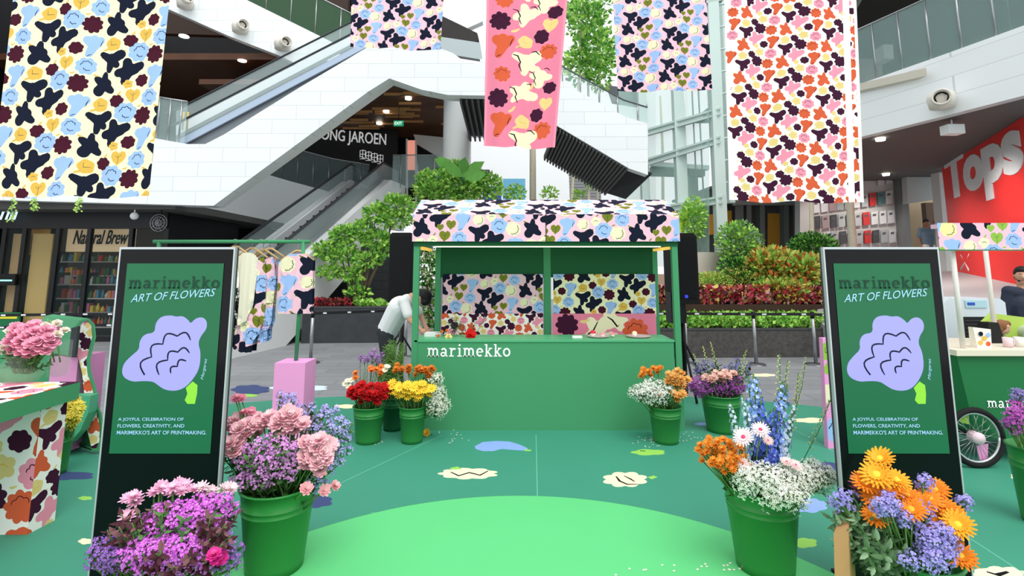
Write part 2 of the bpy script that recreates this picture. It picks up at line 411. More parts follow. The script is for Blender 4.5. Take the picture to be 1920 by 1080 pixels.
D += decal(120, 892, 62, 9, 5, navyD)+decal(590, 940, 36, 13, 6, navyD)+decal(1556, 875, 40, 9, 5, navyD)
D += decal(1518, 948, 36, 14, 7, blueD)+decal(1510, 1018, 24, 10, 5, limeD)+decal(1318, 795, 16, 3, 5, blueD)
D += decal(1522, 788, 36, 5, 6, creamD)+decal(1872, 1078, 56, 17, 9, creamD)+gstrip([(1850, 1072), (1870, 1078), (1890, 1072)])+decal(1912, 893, 18, 7, 6, creamD)
D += decal(160, 1015, 14, 6, 5, creamD)+decal(160, 934, 14, 4, 5, limeD)+decal(650, 762, 26, 4, 6, creamD)
seam = mat('mat_seam', (110, 186, 160), rough=.6)
for a, b in [((1005, 815), (1008, 948)), ((700, 960), (560, 1080)), ((830, 815), (640, 905)), ((1480, 800), (1570, 850)), ((1820, 1010), (1935, 1085))]:
    D.append((strip(gpoly([a, b], .006), .012), seam))
mb = MB(); printed(mb, outl, D, matg, lambda u, v: Vector((u, v, .006)))
n = len(outl); rim = [Vector((x, y, .006)) for x, y in outl]+[Vector((x, y, 0)) for x, y in outl]
mb.add(rim, [(i, (i+1) % n, (i+1) % n+n, i+n) for i in range(n)], matg)
mb.build('floor_mat', label='large teal green vinyl floor mat printed with cream and blue flowers', cat='floor mat')
mb = MB(); mb.lathe([(2.02, .006), (2.02, .05), (2.0, .055), (0, .055)], (.05, 2.0, 0), brightg, 96)
mb.build('round_platform', label='low round bright green platform in the middle of the mat', cat='platform')
for i, (px, py, rx, ry, m, nm) in enumerate([(470, 730, 38, 9, navyD, 'dark navy'), (560, 727, 58, 7, mat('decal_paleblue', (206, 224, 240)), 'pale blue'), (468, 741, 16, 3, limeD, 'lime green'), (1430, 703, 26, 3, creamD, 'cream')]):
    mb = MB(); q = decal(px, py, rx, ry, 7, m)[0][0]; mb.prism([(x, y, .004) for x, y in q], (0, 0, -.003), m)
    mb.build('floor_sticker', label=nm+' flower sticker on the grey paving beyond the mat', cat='floor sticker')
# ---------------------------------------------------------------- building shell
def P3(lst, Y): return [at(p[0], p[1], p[2] if len(p) > 2 else Y) for p in lst]
def plate(mb, pts, Y, th, m, sidem=None): mb.prism(P3(pts, Y), (0, th, 0), m, sidem)
# upper escalator cladding and bridge (one white ribbon)
mb = MB()
plate(mb, [(-120, 258), (283, 258), (352, 270), (385, 270), (420, 252), (560, 165), (690, 88), (705, 78), (830, 92), (850, 100), (872, 116), (905, 122), (960, 124), (960, 178), (905, 179), (840, 178), (790, 168), (730, 147), (690, 172), (400, 386), (-120, 372)], 11.5, .25, white)
struct('trim_1', mb)
mb = MB(); plate(mb, [(-120, 372), (400, 386), (730, 148), (790, 168), (840, 178), (905, 180), (960, 180), (960, 176), (840, 174), (735, 142), (690, 168), (398, 380), (-120, 366)], 11.76, .45, plainwhite)
struct('trim_2', mb)
# underside of the ribbon to the right of the column, dark ribs
mb = MB()
a, b = at(862, 183, 11.8), at(960, 183, 11.8); mb.prism([a, b, b+Vector((0, 3, -.15)), a+Vector((0, 3, -.15))], (0, 0, .08), mat('rib_dark', (58, 60, 60)))
for i in range(9):
    p = a.lerp(b, i/9); mb.prism([p, p+Vector((.05, 0, 0)), p+Vector((.05, 3, -.2)), p+Vector((0, 3, -.2))], (0, 0, -.12), greycei)
struct('ceiling_bridge', mb)
# right part of bridge descending behind
mb = MB()
plate(mb, [(900, 110), (1040, 140, 13), (1060, 158, 13), (1110, 185, 13), (1170, 218, 13), (1215, 232, 13), (1215, 328, 13), (1180, 316, 13), (1045, 236, 13), (900, 182, 13)], 13, .3, white)
struct('trim_3', mb)
mb = MB(); ribd = mat('rib_black', (40, 42, 44))
u0, u1, u2 = at(1043, 236, 13.05), at(1180, 314, 13.05), at(1222, 327, 13.05); dd = Vector((-.2, 2.2, -.35))
mb.prism([u0, u1, u2, u2+dd, u1+dd, u0+dd], (0, 0, .05), ribd)
for i in range(22):
    p = u0.lerp(u1, i/22); mb.prism([p, p+Vector((.04, 0, -.03)), p+dd+Vector((.04, 0, -.03)), p+dd], (0, 0, -.1), greycei)
struct('ceiling_ramp', mb)
# upper left parapet
mb = MB(); plate(mb, [(250, -70), (340, -60), (463, 0), (625, 80), (640, 110), (560, 122), (526, 105), (428, 67), (320, 19), (250, -8)], 14, .3, white); struct('trim_4', mb)
# level two interior: ceiling, back wall
z3 = at(428, 67, 14).z
mb = MB(); mb.box(-16, -3.6, 14.3, 24, z3-.6, z3-.4, browncei); struct('ceiling', mb)
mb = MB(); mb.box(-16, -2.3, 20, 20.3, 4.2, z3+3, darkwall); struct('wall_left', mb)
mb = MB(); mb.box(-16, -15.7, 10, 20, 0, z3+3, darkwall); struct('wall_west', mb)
# L1 interior under the escalator
mb = MB(); mb.box(-9, -1.7, 14.0, 19.9, 7.0, 7.15, browncei); struct('ceiling_gallery', mb)
# level one white parapet below
mb = MB(); plate(mb, [(-150, 350), (380, 330), (484, 322), (545, 340), (620, 360), (700, 372), (700, 450), (545, 434), (300, 400), (-150, 376)], 17.6, .3, mat('shade_clad', (222, 228, 228), rough=.4)); struct('trim_5', mb)
mb = MB(); mb.box(-16, -7.9, 11.8, 17.5, 3.12, 3.3, greycei); struct('ceiling_shop', mb)
# lower storefront dark wall to the right of the shop
mb = MB()
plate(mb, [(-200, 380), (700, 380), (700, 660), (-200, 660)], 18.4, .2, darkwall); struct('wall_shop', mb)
# grey planter wall right of escalator (dark tiled)
mb = MB(); plate(mb, [(600, 500), (690, 455), (735, 455), (735, 640), (600, 640)], 15.2, .3, brickmat('dark_tile', (52, 55, 58), (36, 38, 40), .5, .25, .5)); struct('wall_planter', mb)
# column
mb = MB(); p = at(855, 300, 14.7); mb.lathe([(.39, 0), (.39, 7.3)], (p.x, 14.7, 0), mat('column_grey', (196, 200, 200), rough=.6), 32); struct('column', mb)
# gallery far walls behind column: pale parapets
mb = MB(); plate(mb, [(775, 252), (880, 262), (880, 318), (832, 300), (782, 270)], 18.5, .2, wallgrey)
plate(mb, [(866, 210), (960, 210), (960, 254), (885, 254), (866, 245)], 18, .3, plainwhite); plate(mb, [(866, 252), (882, 252), (882, 330), (866, 330)], 18.2, .3, wallgrey)
plate(mb, [(885, 318), (918, 318), (918, 323), (885, 323)], 18, .3, mat('violet_band', (84, 64, 110))); struct('wall_gallery', mb)
# upper centre: level above with soffit
mb = MB(); plate(mb, [(560, -40), (905, -40), (905, 40), (860, 60), (820, 40), (660, -20)], 17, .3, plainwhite)
plate(mb, [(825, 28), (895, 62), (898, 74), (885, 80), (825, 72)], 16.5, .3, darkcei); plate(mb, [(640, -40), (830, -40), (835, 120), (640, 60)], 17.5, .3, darkcei); struct('wall_upper', mb)
mb = MB(); plate(mb, [(820, 68), (900, 80), (905, 112), (830, 100)], 16, .2, mat('far_grey', (176, 188, 190))); struct('wall_landing', mb)
# bright building beyond
mb = MB(); plate(mb, [(880, 150), (1230, 150), (1230, 620), (880, 620)], 30, .3, mat('far_white', (250, 252, 252), rough=.9)); struct('wall_back', mb)
mb = MB(); lou = brickmat('louver', (150, 152, 154), (110, 112, 116), 40, .16, .6, 'XZ', .03, 0)
plate(mb, [(1066, 280), (1127, 290), (1127, 380), (1070, 380)], 26, .3, lou); struct('wall_louvers', mb)
mb = MB(); plate(mb, [(943, 335), (985, 335), (985, 590), (943, 590)], 25, .1, mat('far_blue', (120, 190, 225)));
mb.build('advert_board', label='pale blue advertising board beyond the trees behind the stall roof', cat='board')
mb = MB(); plate(mb, [(905, 355), (940, 345), (940, 590), (905, 590)], 24, .1, mat('far_blue2', (70, 90, 190)))
mb.build('advert_board', label='violet blue advertising board low behind the broad leaves', cat='board')
# dark gap block under ramp, right of centre
mb = MB(); plate(mb, [(1140, 160), (1200, 168), (1215, 200), (1150, 190)], 20, .3, mat('far_dark', (90, 96, 100))); struct('wall_gap', mb)
# ---------------- right wing
rb = [(1590, 262), (1618, 256), (1770, 218), (1925, 178), (2100, 132)]; zb = 4.6
base = [atz(x, y, zb) for x, y in rb]
top = [Vector((p.x, p.y, zb+1.18)) for p in base]
mb = MB()
for i in range(len(base)-1):
    a, b = base[i], base[i+1]; cc, d = top[i+1], top[i]; th = Vector((.12, .25, 0))
    mb.hexa([a, b, cc, d], [a+th, b+th, cc+th, d+th], brickmat('white_cladding_r', (236, 239, 240), (206, 211, 213), 1.6, .36, .35, 'XZ', .006, .02) if i == 0 else _m['white_cladding_r'])
struct('trim_6', mb)
mb = MB(); q = [Vector((p.x+.1, p.y+.2, zb+.02)) for p in base]; q += [Vector((14, 8, zb+.02)), Vector((14, 22, zb+.02)), Vector((7, 22, zb+.02))]
mb.prism(q, (0, 0, .1), greycei); struct('ceiling_right', mb)
mb = MB(); q2 = [at(1605, 5, 12), at(1700, -60, 9), Vector((14, 7, 8)), Vector((14, 22, 8)), Vector((8, 22, 8))]; mb.prism([Vector((v.x, v.y, 8.2)) for v in q2], (0, 0, .15), darkcei); struct('ceiling_right_upper', mb)
mb = MB(); mb.prism([at(1500, -60, 19), at(2200, -60, 13), at(2200, 200, 13), at(1500, 260, 19)], (0, .3, 0), mat('wall_dark_right', (60, 60, 62)))
struct('wall_right_upper', mb)
mb = MB(); plate(mb, [(1650, -20), (1668, -20), (1676, 110), (1658, 110)], 14, .4, wallgrey); plate(mb, [(1610, -20), (1650, -20), (1650, 36), (1610, 42)], 14.5, .3, darkcei)
plate(mb, [(1610, 45), (1650, 60), (1655, 140), (1612, 160)], 15, .3, mat('taupe', (150, 140, 132))); plate(mb, [(1672, -20), (1900, -60), (1800, 20), (1676, 70)], 13.8, .2, mat('char', (64, 66, 70))); struct('wall_right_inner', mb)
# red wall
rw = [at(1766, 255, 15.0), at(1960, 235, 9.6), at(1960, 542, 9.6), at(1800, 508, 15.0)]
rw = [Vector((5.9+ (9.6-8.8)*0, 0, 0))]  # replaced below
A = at(1798, 508, 14.0); B = at(1975, 546, 9.2)
mb = MB(); top_z = 4.6
mb.prism([Vector((A.x, A.y, A.z)), Vector((B.x, B.y, B.z)), Vector((B.x, B.y, top_z)), Vector((A.x, A.y, top_z))], (.1, .3, 0), redwall); struct('wall_red', mb)
exr = (B-A); exr.z = 0; exr = exr.normalized(); nrm = Vector((exr.y, -exr.x, 0))
def onred(px, py):   # point on the red wall
    d = ray(px, py); o = Vector((0, 0, EYE)); t = (A-o).dot(nrm)/d.dot(nrm); return o+d*t
mb = MB()
place2d(mb, text2d('Tops', .05), onred(1786, 400)+nrm*.02-Vector((0, 0, .0)), exr, (0, 0, 1), lettergrey, (onred(1950, 380)-onred(1790, 380)).length, 1.55, .05)
mb.build('wall_lettering', label='big pale grey Tops lettering mounted on the red wall', cat='lettering')
mb = MB()
for a, b in [((1806, 478), (1822, 507)), ((1822, 476), (1807, 505))]:
    p, q = onred(*a)+nrm*.03, onred(*b)+nrm*.03; mb.tube([p, p.lerp(q, .4), q], [.03, .02, .05], lettergrey, 8)
mb.build('wall_emblem', label='small pale crossed mark on the red wall under the big lettering', cat='emblem')
# terrace ramp behind
mb = MB(); T = [Vector((9.9, 16.6, 1.55)), Vector((A.x+.6, 16.6, 1.55)), Vector((A.x, A.y, A.z)), Vector((B.x, B.y, B.z)), Vector((9.6, 7.6, .02)), Vector((6.0, 8.2, .02)), Vector((6.2, 10.5, .7))]
n = len(T); mb.add(T+[Vector((v.x, v.y, 0)) for v in T], [(0, 6, 2, 1), (6, 3, 2), (6, 5, 4, 3)]+[(i, (i+1) % n, (i+1) % n+n, i+n) for i in range(n)], mat('terrace_grey', (168, 168, 170), rough=.6))
struct('floor_terrace', mb)
# grey pillar, panel and doorway, poster wall
mb = MB(); plate(mb, [(1500, 275), (1592, 262), (1690, 292), (1700, 600), (1500, 600)], 16.5, .3, wallgrey); struct('wall_posters', mb)
mb = MB(); plate(mb, [(1684, 285), (1697, 285), (1714, 520), (1700, 520)], 16.2, .3, mat('pillar_grey', (120, 122, 122))); plate(mb, [(1757, 285), (1770, 272), (1797, 512), (1776, 512)], 15, .3, wallgrey)
plate(mb, [(1697, 288), (1760, 284), (1766, 372), (1702, 382)], 15.8, .2, mat('panel_grey', (176, 180, 178))); struct('wall_right', mb)
mb = MB(); plate(mb, [(1690, 280), (1800, 280), (1800, 520), (1690, 520)], 19, .2, beige); plate(mb, [(1735, 380), (1800, 380), (1800, 520), (1748, 520)], 18, .2, mat('brown_dim', (96, 74, 58))); struct('wall_corridor', mb)
mb = MB(); plate(mb, [(1280, 370), (1560, 370), (1560, 580), (1280, 580)], 19, .3, mat('dim_store', (84, 88, 84))); plate(mb, [(1400, 240), (1640, 240), (1640, 374), (1400, 374)], 18.6, .3, mat('dim_upper', (120, 122, 120))); struct('wall_store', mb)
for i, (x0, x1, y0, y1, m, nm) in enumerate([(1440, 1463, 400, 478, mat('amber_panel', (232, 168, 60)), 'amber'), (1330, 1350, 402, 440, _m['amber_panel'], 'amber'), (1352, 1372, 395, 425, _m['amber_panel'], 'amber')]):
    mb = MB(); plate(mb, [(x0, y0), (x1, y0), (x1, y1), (x0, y1)], 18.6, .05, m)
    mb.build('shop_poster', label=['tall amber poster in the dim store behind the bushes', 'amber poster low in the store between steel columns', 'amber poster behind the lift column'][i], cat='poster')
mb = MB()
for x in (1385, 1400, 1425, 1470, 1488, 1500): plate(mb, [(x, 380), (x+9, 380), (x+10, 520), (x+1, 520)], 18, .3, mat('store_frame', (110, 118, 116)))
plate(mb, [(1380, 372), (1560, 372), (1560, 384), (1380, 384)], 17.9, .3, mat('store_frame2', (150, 156, 154))); struct('trim_7', mb)
# posters on the pale wall
pc = [(90, 130, 128), (214, 214, 214), (196, 60, 60), (170, 176, 178), (76, 78, 82), (206, 206, 210), (168, 148, 150)]
names = {0: 'teal green', 1: 'white', 2: 'red', 3: 'silver grey', 4: 'charcoal', 5: 'pale lilac', 6: 'dusty mauve'}
rows = [[(1524+i*15.2, 396-i*1.9) for i in range(10)], [(1526+i*15.4, 426-i*1.2) for i in range(10)], [(1528+i*15.5, 456-i*.5) for i in range(10)], [(1524+i*15.2, 366-i*2.7) for i in range(10)]]
cols = [[5, 5, 6, 3, 1, 1, 3, 2, 0, 1], [4, 6, 4, 3, 4, 3, 2, 1, 1, 5], [5, 5, 3, 4, 6, 3, 2, 4, 3, 5], [3, 1, 5, 3, 4, 5, 1, 3, 5, 1]]
rn = ['second', 'third', 'bottom', 'top']
for r, row in enumerate(rows):
    for k, (x, y) in enumerate(row):
        if r == 3 and k < 8: continue
        if r == 2 and x < 1545: pass
        mb = MB(); h = 22; w_ = 12; m = mat('poster_%d' % cols[r][k], pc[cols[r][k]])
        plate(mb, [(x, y-h+2), (x+w_, y-h), (x+w_+1, y+2), (x+1, y+4)], 16.4, .04, m)
        plate(mb, [(x+3, y-h+6), (x+9, y-h+5), (x+9, y-h+9), (x+3, y-h+10)], 16.39, .02, mat('poster_ink', (90, 90, 96)))
        o = mb.build('wall_poster', label='small %s poster in the %s row on the pale wall by the doorway' % (names[cols[r][k]], rn[r]), cat='poster', group='%s posters, %s row' % (names[cols[r][k]], rn[r]))
# ---------------------------------------------------------------- glass railings (things)
def railing(name, label, basepts, h, gm, posts=6, rail=chrome, top=.02):
    t = thing(name, label, 'railing', basepts[0]); mb = MB()
    for a, b in zip(basepts, basepts[1:]): mb.hexa([a, b, b+Vector((0, 0, h)), a+Vector((0, 0, h))], [v+Vector((0, .02, 0)) for v in (a, b, b+Vector((0, 0, h)), a+Vector((0, 0, h)))], gm)
    mb.build('glass_pane', t)
    mb = MB(); mb.tube([p+Vector((0, 0, h)) for p in basepts], top, rail, 6); mb.build('top_rail', t)
    if posts:
        L = [(basepts[i+1]-basepts[i]).length for i in range(len(basepts)-1)]; tot = sum(L)
        for k in range(posts):
            s = tot*(k+.5)/posts; i = 0
            while s > L[i] and i < len(L)-1: s -= L[i]; i += 1
            p = basepts[i].lerp(basepts[i+1], s/L[i]); mb = MB(); mb.tube([p, p+Vector((0, 0, h))], .018, chrome, 6); mb.build('post', t)
    return t
railing('glass_railing', 'glass balustrade on the white parapet above the round spotlights', [at(x, y, 14) for x, y in [(340, -60), (463, 0), (545, 40), (625, 80), (660, 98)]], 1.15, mat('glass_leafy', (60, 100, 70), alpha=.5, rough=.1), 7)
railing('glass_railing', 'dark glass balustrade of the gallery under the big escalator', [at(x, y, 17.6) for x, y in [(484, 322), (545, 340), (620, 360), (690, 372)]], 1.2, mat('glass_dim', (90, 110, 110), alpha=.35, rough=.1), 7)
railing('glass_railing', 'glass balustrade on the white parapet over the red wall', [p+Vector((0, .1, 0)) for p in top], 1.25, mat('glass_r', (170, 200, 196), alpha=.26, rough=.05), 8)
railing('glass_railing', 'glass balustrade sloping down beside the lift tower', [at(x, y, 13.1) for x, y in [(1040, 140), (1060, 158), (1110, 185), (1170, 218), (1215, 232)]], .45, glass, 5, rail=mat('rail_dark', (80, 86, 90)))
railing('glass_railing', 'clear glass balustrade at the landing near the white column', [at(x, y, 16.5) for x, y in [(735, 352), (790, 352), (860, 352)]], 1.1, glass, 4)
railing('glass_railing', 'glass balustrade on the landing behind the hanging banner', [at(x, y, 11.6) for x, y in [(283, 258), (345, 268)]], 1.0, glass, 3)
# store signs
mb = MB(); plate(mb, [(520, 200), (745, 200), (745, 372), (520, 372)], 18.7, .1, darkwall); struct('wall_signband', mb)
mb = MB(); plate(mb, [(230, -90), (652, -90), (652, 74), (230, 60)], 16, .2, mat('brown_wall', (58, 42, 34))); struct('wall_terrace', mb)
mb = MB(); place2d(mb, text2d('PHONG JAROEN'), at(578, 266, 18.64), at(727, 277, 18.64)-at(578, 264, 18.64), (0, 0, 1), mat('sign_lit', (225, 225, 225), emit=.35), 2.95, .56, .05)
mb.build('shop_sign', label='pale lettering PHONG JAROEN on the dark upper shopfront', cat='sign')
mb = MB(); wm = _m['sign_lit']
for k in range(4):
    p = at(680+k*11, 289+k*3, 18.66); 
    for (x0, y0, x1, y1) in [(-.1, .14, .1, .14), (-.1, 0, .1, 0), (0, .18, 0, -.18), (-.1, .14, -.1, -.12), (.1, .14, .1, -.12), (-.08, -.08, .08, -.16), (-.1, -.18, .1, -.18)]:
        mb.tube([p+Vector((x0, 0, y0)), p+Vector((x1, 0, y1))], .013, wm, 5)
mb.build('shop_sign', label='four pale square characters under the upper shopfront lettering', cat='sign')
def exit_sign(px, py, Y, label):
    p = at(px, py, Y); mb = MB(); mb.box(p.x-.16, p.x+.16, Y, Y+.05, p.z-.09, p.z+.09, mat('exit_green', (30, 140, 100), emit=.8))
    place2d(mb, text2d('EXIT', .01), (p.x-.12, Y-.005, p.z-.05), (1, 0, 0), (0, 0, 1), mat('exit_white', (235, 255, 240), emit=1), .24, .1)
    mb.tube([(p.x, Y+.02, p.z+.09), (p.x, Y+.02, 6.99)], .01, black, 5); mb.build('exit_sign', label=label, cat='sign')
exit_sign(747, 231, 16, 'small lit green sign under the brown gallery ceiling')
mb = MB(); plate(mb, [(764, 263), (778, 263), (778, 318), (764, 318)], 18.2, .1, mat('lit_poster', (236, 150, 130), emit=.6)); plate(mb, [(761, 260), (764, 260), (764, 386), (761, 386)], 18.2, .1, wallgrey); plate(mb, [(778, 260), (781, 260), (781, 386), (778, 386)], 18.2, .1, wallgrey)
mb.build('poster_stand', label='tall lit red and white poster stand at the gallery edge', cat='poster')
# strip glows on brown ceiling: wood slats lit
slat = mat('ceiling_slat', (190, 140, 90), rough=.4)
mb = MB()
for k in range(26):
    x = R.uniform(-6.5, -2.4); y = R.uniform(14.2, 18.5); mb.box(x, x+R.uniform(.5, 1.4), y, y+.06, 6.93, 7.0, slat)
mb.build('ceiling_slats_strip', label='scattered thin wooden slats fixed under the gallery ceiling', cat='ceiling slats', kind='stuff')
for k, (x, y) in enumerate([(-5.6, 15.2), (-4.2, 16.4), (-3.2, 15.1), (-4.8, 17.8), (-6.6, 16.8)]):
    mb = MB(); mb.lathe([(.0, 0), (.1, 0), (.1, .06), (0, .06)], (x, y, 6.93), lamp_on, 14)
    mb.build('downlight', label='small round downlight in the brown gallery ceiling', cat='light', group='downlights under the gallery')
for k, (x, y) in enumerate([(454, 114), (345, 68)]):
    p = atz(x, y, z3-.62); mb = MB(); mb.lathe([(0, 0), (.12, 0), (.12, .02), (0, .02)], (p.x, p.y, z3-.63), lamp_on, 14)
    mb.build('downlight', label=['small round downlight in the dark brown ceiling above the escalator', 'small downlight in the dark ceiling beside the yellow banner'][k], cat='light')
# spotlights on the parapets
def spot(px, py, Y, d, label, sc_=1):
    p = at(px, py, Y); t = thing('wall_spotlight', label, 'spotlight', p); d = Vector(d).normalized(); q = d.to_track_quat('Z', 'Y').to_matrix().to_4x4(); q.translation = p
    shell = mat('spot_shell', (222, 216, 206), rough=.4)
    mb = MB(); m2 = MB(); m2.lathe([(0, -.2), (.19, -.17), (.22, 0), (.2, .1), (0, .1)], (0, 0, 0), shell, 20); mb.merge(m2, Matrix.Translation(p)); mb.build('mount', t)
    mb = MB(); m2 = MB(); m2.lathe([(.0, 0), (.15, .0), (.15, .34), (.12, .34), (.11, .2)], (0, 0, 0), shell, 20); mb.merge(m2, q); mb.build('housing', t)
    mb = MB(); m2 = MB(); m2.lathe([(.0, .2), (.11, .2)], (0, 0, 0), black, 20); mb.merge(m2, q); mb.build('lens', t)
spot(347, 4, 13.85, (.7, -.7, .05), 'round wall spotlight beside the yellow banner, topmost of three')
spot(450, 50, 13.85, (.7, -.7, -.1), 'round wall spotlight in the middle of the white parapet')
spot(529, 82, 13.85, (.7, -.7, -.1), 'round wall spotlight lowest on the parapet near the escalator')
pp = atz(1765, 185, 5.0); spot(1765, 186, atz(1765, 217, 4.6).y-.1, (-.6, -.7, -.1), 'round cream spotlight on the parapet over the red wall')
spot(871, 228, 17.8, (-.5, -.7, -.3), 'small round spotlight on the far wall by the white column')
# beam with bracket on right parapet
mb = MB(); a, b = at(1585, 176, 11.0), at(1738, 142, 9.35); mb.hexa([a, b, b+Vector((0, 0, .16)), a+Vector((0, 0, .16))], [v+Vector((0, .2, 0)) for v in (a, b, b+Vector((0, 0, .16)), a+Vector((0, 0, .16)))], mat('beam_beige', (206, 200, 186)))
mb.build('steel_beam', label='beige steel beam projecting along the white parapet', cat='beam')
mb = MB(); p = at(1794, 241, 9.5); mb.box(p.x-.16, p.x+.16, 9.5, 9.7, p.z-.09, p.z+.09, plainwhite); mb.tube([(p.x, 9.6, p.z+.09), (p.x, 9.6, 4.62)], .015, plainwhite, 6)
mb.build('ceiling_speaker', label='small white box light hanging under the soffit by the red wall', cat='light')
# ---------------------------------------------------------------- lift tower
t = thing('lift_tower', 'pale green steel and glass lift tower behind the stall', 'lift', (5, 14.5, 0))
def colpart(px0, px1, y0, y1, Y):
    mb = MB(); plate(mb, [(px0, y0), (px1, y0), (px1+(y1-y0)*.04, y1), (px0+(y1-y0)*.04, y1)], Y, .25, steel); mb.build('column', t)
colpart(1196, 1210, 150, 530, 15.5); colpart(1262, 1282, 150, 530, 14.7); colpart(1326, 1346, -40, 540, 13.9); colpart(1352, 1362, -40, 380, 15)
for (x0, y0, Y0, x1, y1, Y1) in [(1208, 246, 15.5, 1352, 204, 13.9), (1208, 302, 15.5, 1352, 257, 13.9), (1250, 388, 15, 1356, 370, 13.9), (1322, -4, 14, 1356, -10, 14)]:
    a, b = at(x0, y0, Y0-.1), at(x1, y1, Y1-.1); mb = MB()
    for dz in (0, -.16): mb.hexa([a+Vector((0, 0, dz)), b+Vector((0, 0, dz)), b+Vector((0, 0, dz+.06)), a+Vector((0, 0, dz+.06))], [v+Vector((0, .2, dz)) for v in (a, b, b+Vector((0, 0, .06)), a+Vector((0, 0, .06)))], steel)
    mb.hexa([a+Vector((0, .08, -.16)), b+Vector((0, .08, -.16)), b+Vector((0, .08, 0)), a+Vector((0, .08, 0))], [v+Vector((0, .12, 0)) for v in (a+Vector((0, 0, -.16)), b+Vector((0, 0, -.16)), b, a)], steel)
    mb.build('beam', t)
for y in (308, 312): pass
mb = MB(); plate(mb, [(1222, 303), (1330, 310), (1330, 318), (1222, 311)], 17, .2, steel); mb.build('cross_beam', t)
mb = MB(); plate(mb, [(1222, 312), (1322, 318), (1322, 330), (1222, 328)], 17.2, .3, _m['far_dark']); mb.build('soffit', t)
mb = MB(); plate(mb, [(1292, 312), (1308, 312), (1310, 375), (1294, 375)], 17.5, .8, mat('shaft_grey', (110, 120, 116))); mb.build('shaft_core', t)
for k, x in enumerate((1297, 1309, 1327, 1337)):
    mb = MB(); a, b = at(x, 160, 16), at(x+6, 500, 16); mb.tube([Vector((a.x, 16, a.z)), Vector((a.x, 16, b.z))], .025, mat('cable_grey', (100, 106, 106)), 6); mb.build('cable', t)
for x0, x1, Ya, Yb in [(1160, 1208, 16, 15.6), (1210, 1266, 15.6, 14.8), (1284, 1330, 14.8, 14.0)]:
    mb = MB(); mb.hexa([at(x0, 500, Ya), at(x1, 500, Yb), at(x1, 120, Yb), at(x0, 120, Ya)], [v+Vector((.01, .02, 0)) for v in (at(x0, 500, Ya), at(x1, 500, Yb), at(x1, 120, Yb), at(x0, 120, Ya))], liftglass); mb.build('glass_pane', t)
for k in range(9): mb = MB(); p0 = at(1346, 10+k*42, 14.4); p1 = at(1364, 6+k*42, 14.4); mb.tube([p0, p1], .03, steel, 5); mb.build('rung', t)
# ---------------------------------------------------------------- upper escalator (step band, balustrades, handrails)
def escal_up():
    t = thing('escalator', 'long escalator climbing between levels beside the white cladding', 'escalator', at(352, 268, 12))
    lo, hi = (330, 262), (700, 68); black2 = mat('handrail_black', (52, 56, 60), rough=.4)
    def line(dy0, dy1, Y): return at(lo[0], lo[1]+dy0, Y), at(hi[0], hi[1]+dy1, Y)
    def band(name, Y, ya, yb, m, th=.05):
        a, b = line(ya, ya*.85, Y); cc, d = line(yb, yb*.85, Y); mb = MB(); mb.hexa([a, b, d, cc], [v+Vector((0, th, 0)) for v in (a, b, d, cc)], m); mb.build(name, t)
    band('skirt', 11.86, 16, 2, mat('skirt_blue', (168, 184, 204), rough=.3))
    band('deck', 12.2, -8, -26, mat('deck_white', (232, 238, 240), rough=.3), .15)
    mb = MB(); a, b = line(6, 4, 11.95); n = 34; stepm = mat('step_metal', (120, 126, 132), rough=.4, metal=.3)
    for i in range(n):
        p = a.lerp(b, i/n); q = a.lerp(b, (i+1)/n); mb.box(p.x, q.x, 11.95, 12.15, q.z-.5, q.z-.04, stepm)
    mb.build('steps', t)
    for Y, dy, nm in ((11.85, -30, 'near'), (13.0, -56, 'far')):
        band('glass_balustrade', Y, dy, dy+32, mat('glass_esc', (206, 224, 224), alpha=.22, rough=.05), .02)
        a, b = line(dy, dy*.85, Y); mb = MB(); mb.tube([a-Vector((.3, 0, .1)), a, b, b+Vector((.4, 0, .02))], .026, black2, 8); mb.build('handrail', t)
    mb = MB()
    for x in (342, 350): p = at(x, 244, 11.9); mb.tube([p, p+Vector((0, 0, .45))], .02, mat('yellow_post', (226, 190, 80)), 6)
    mb.build('yellow_stripe', t)
escal_up()
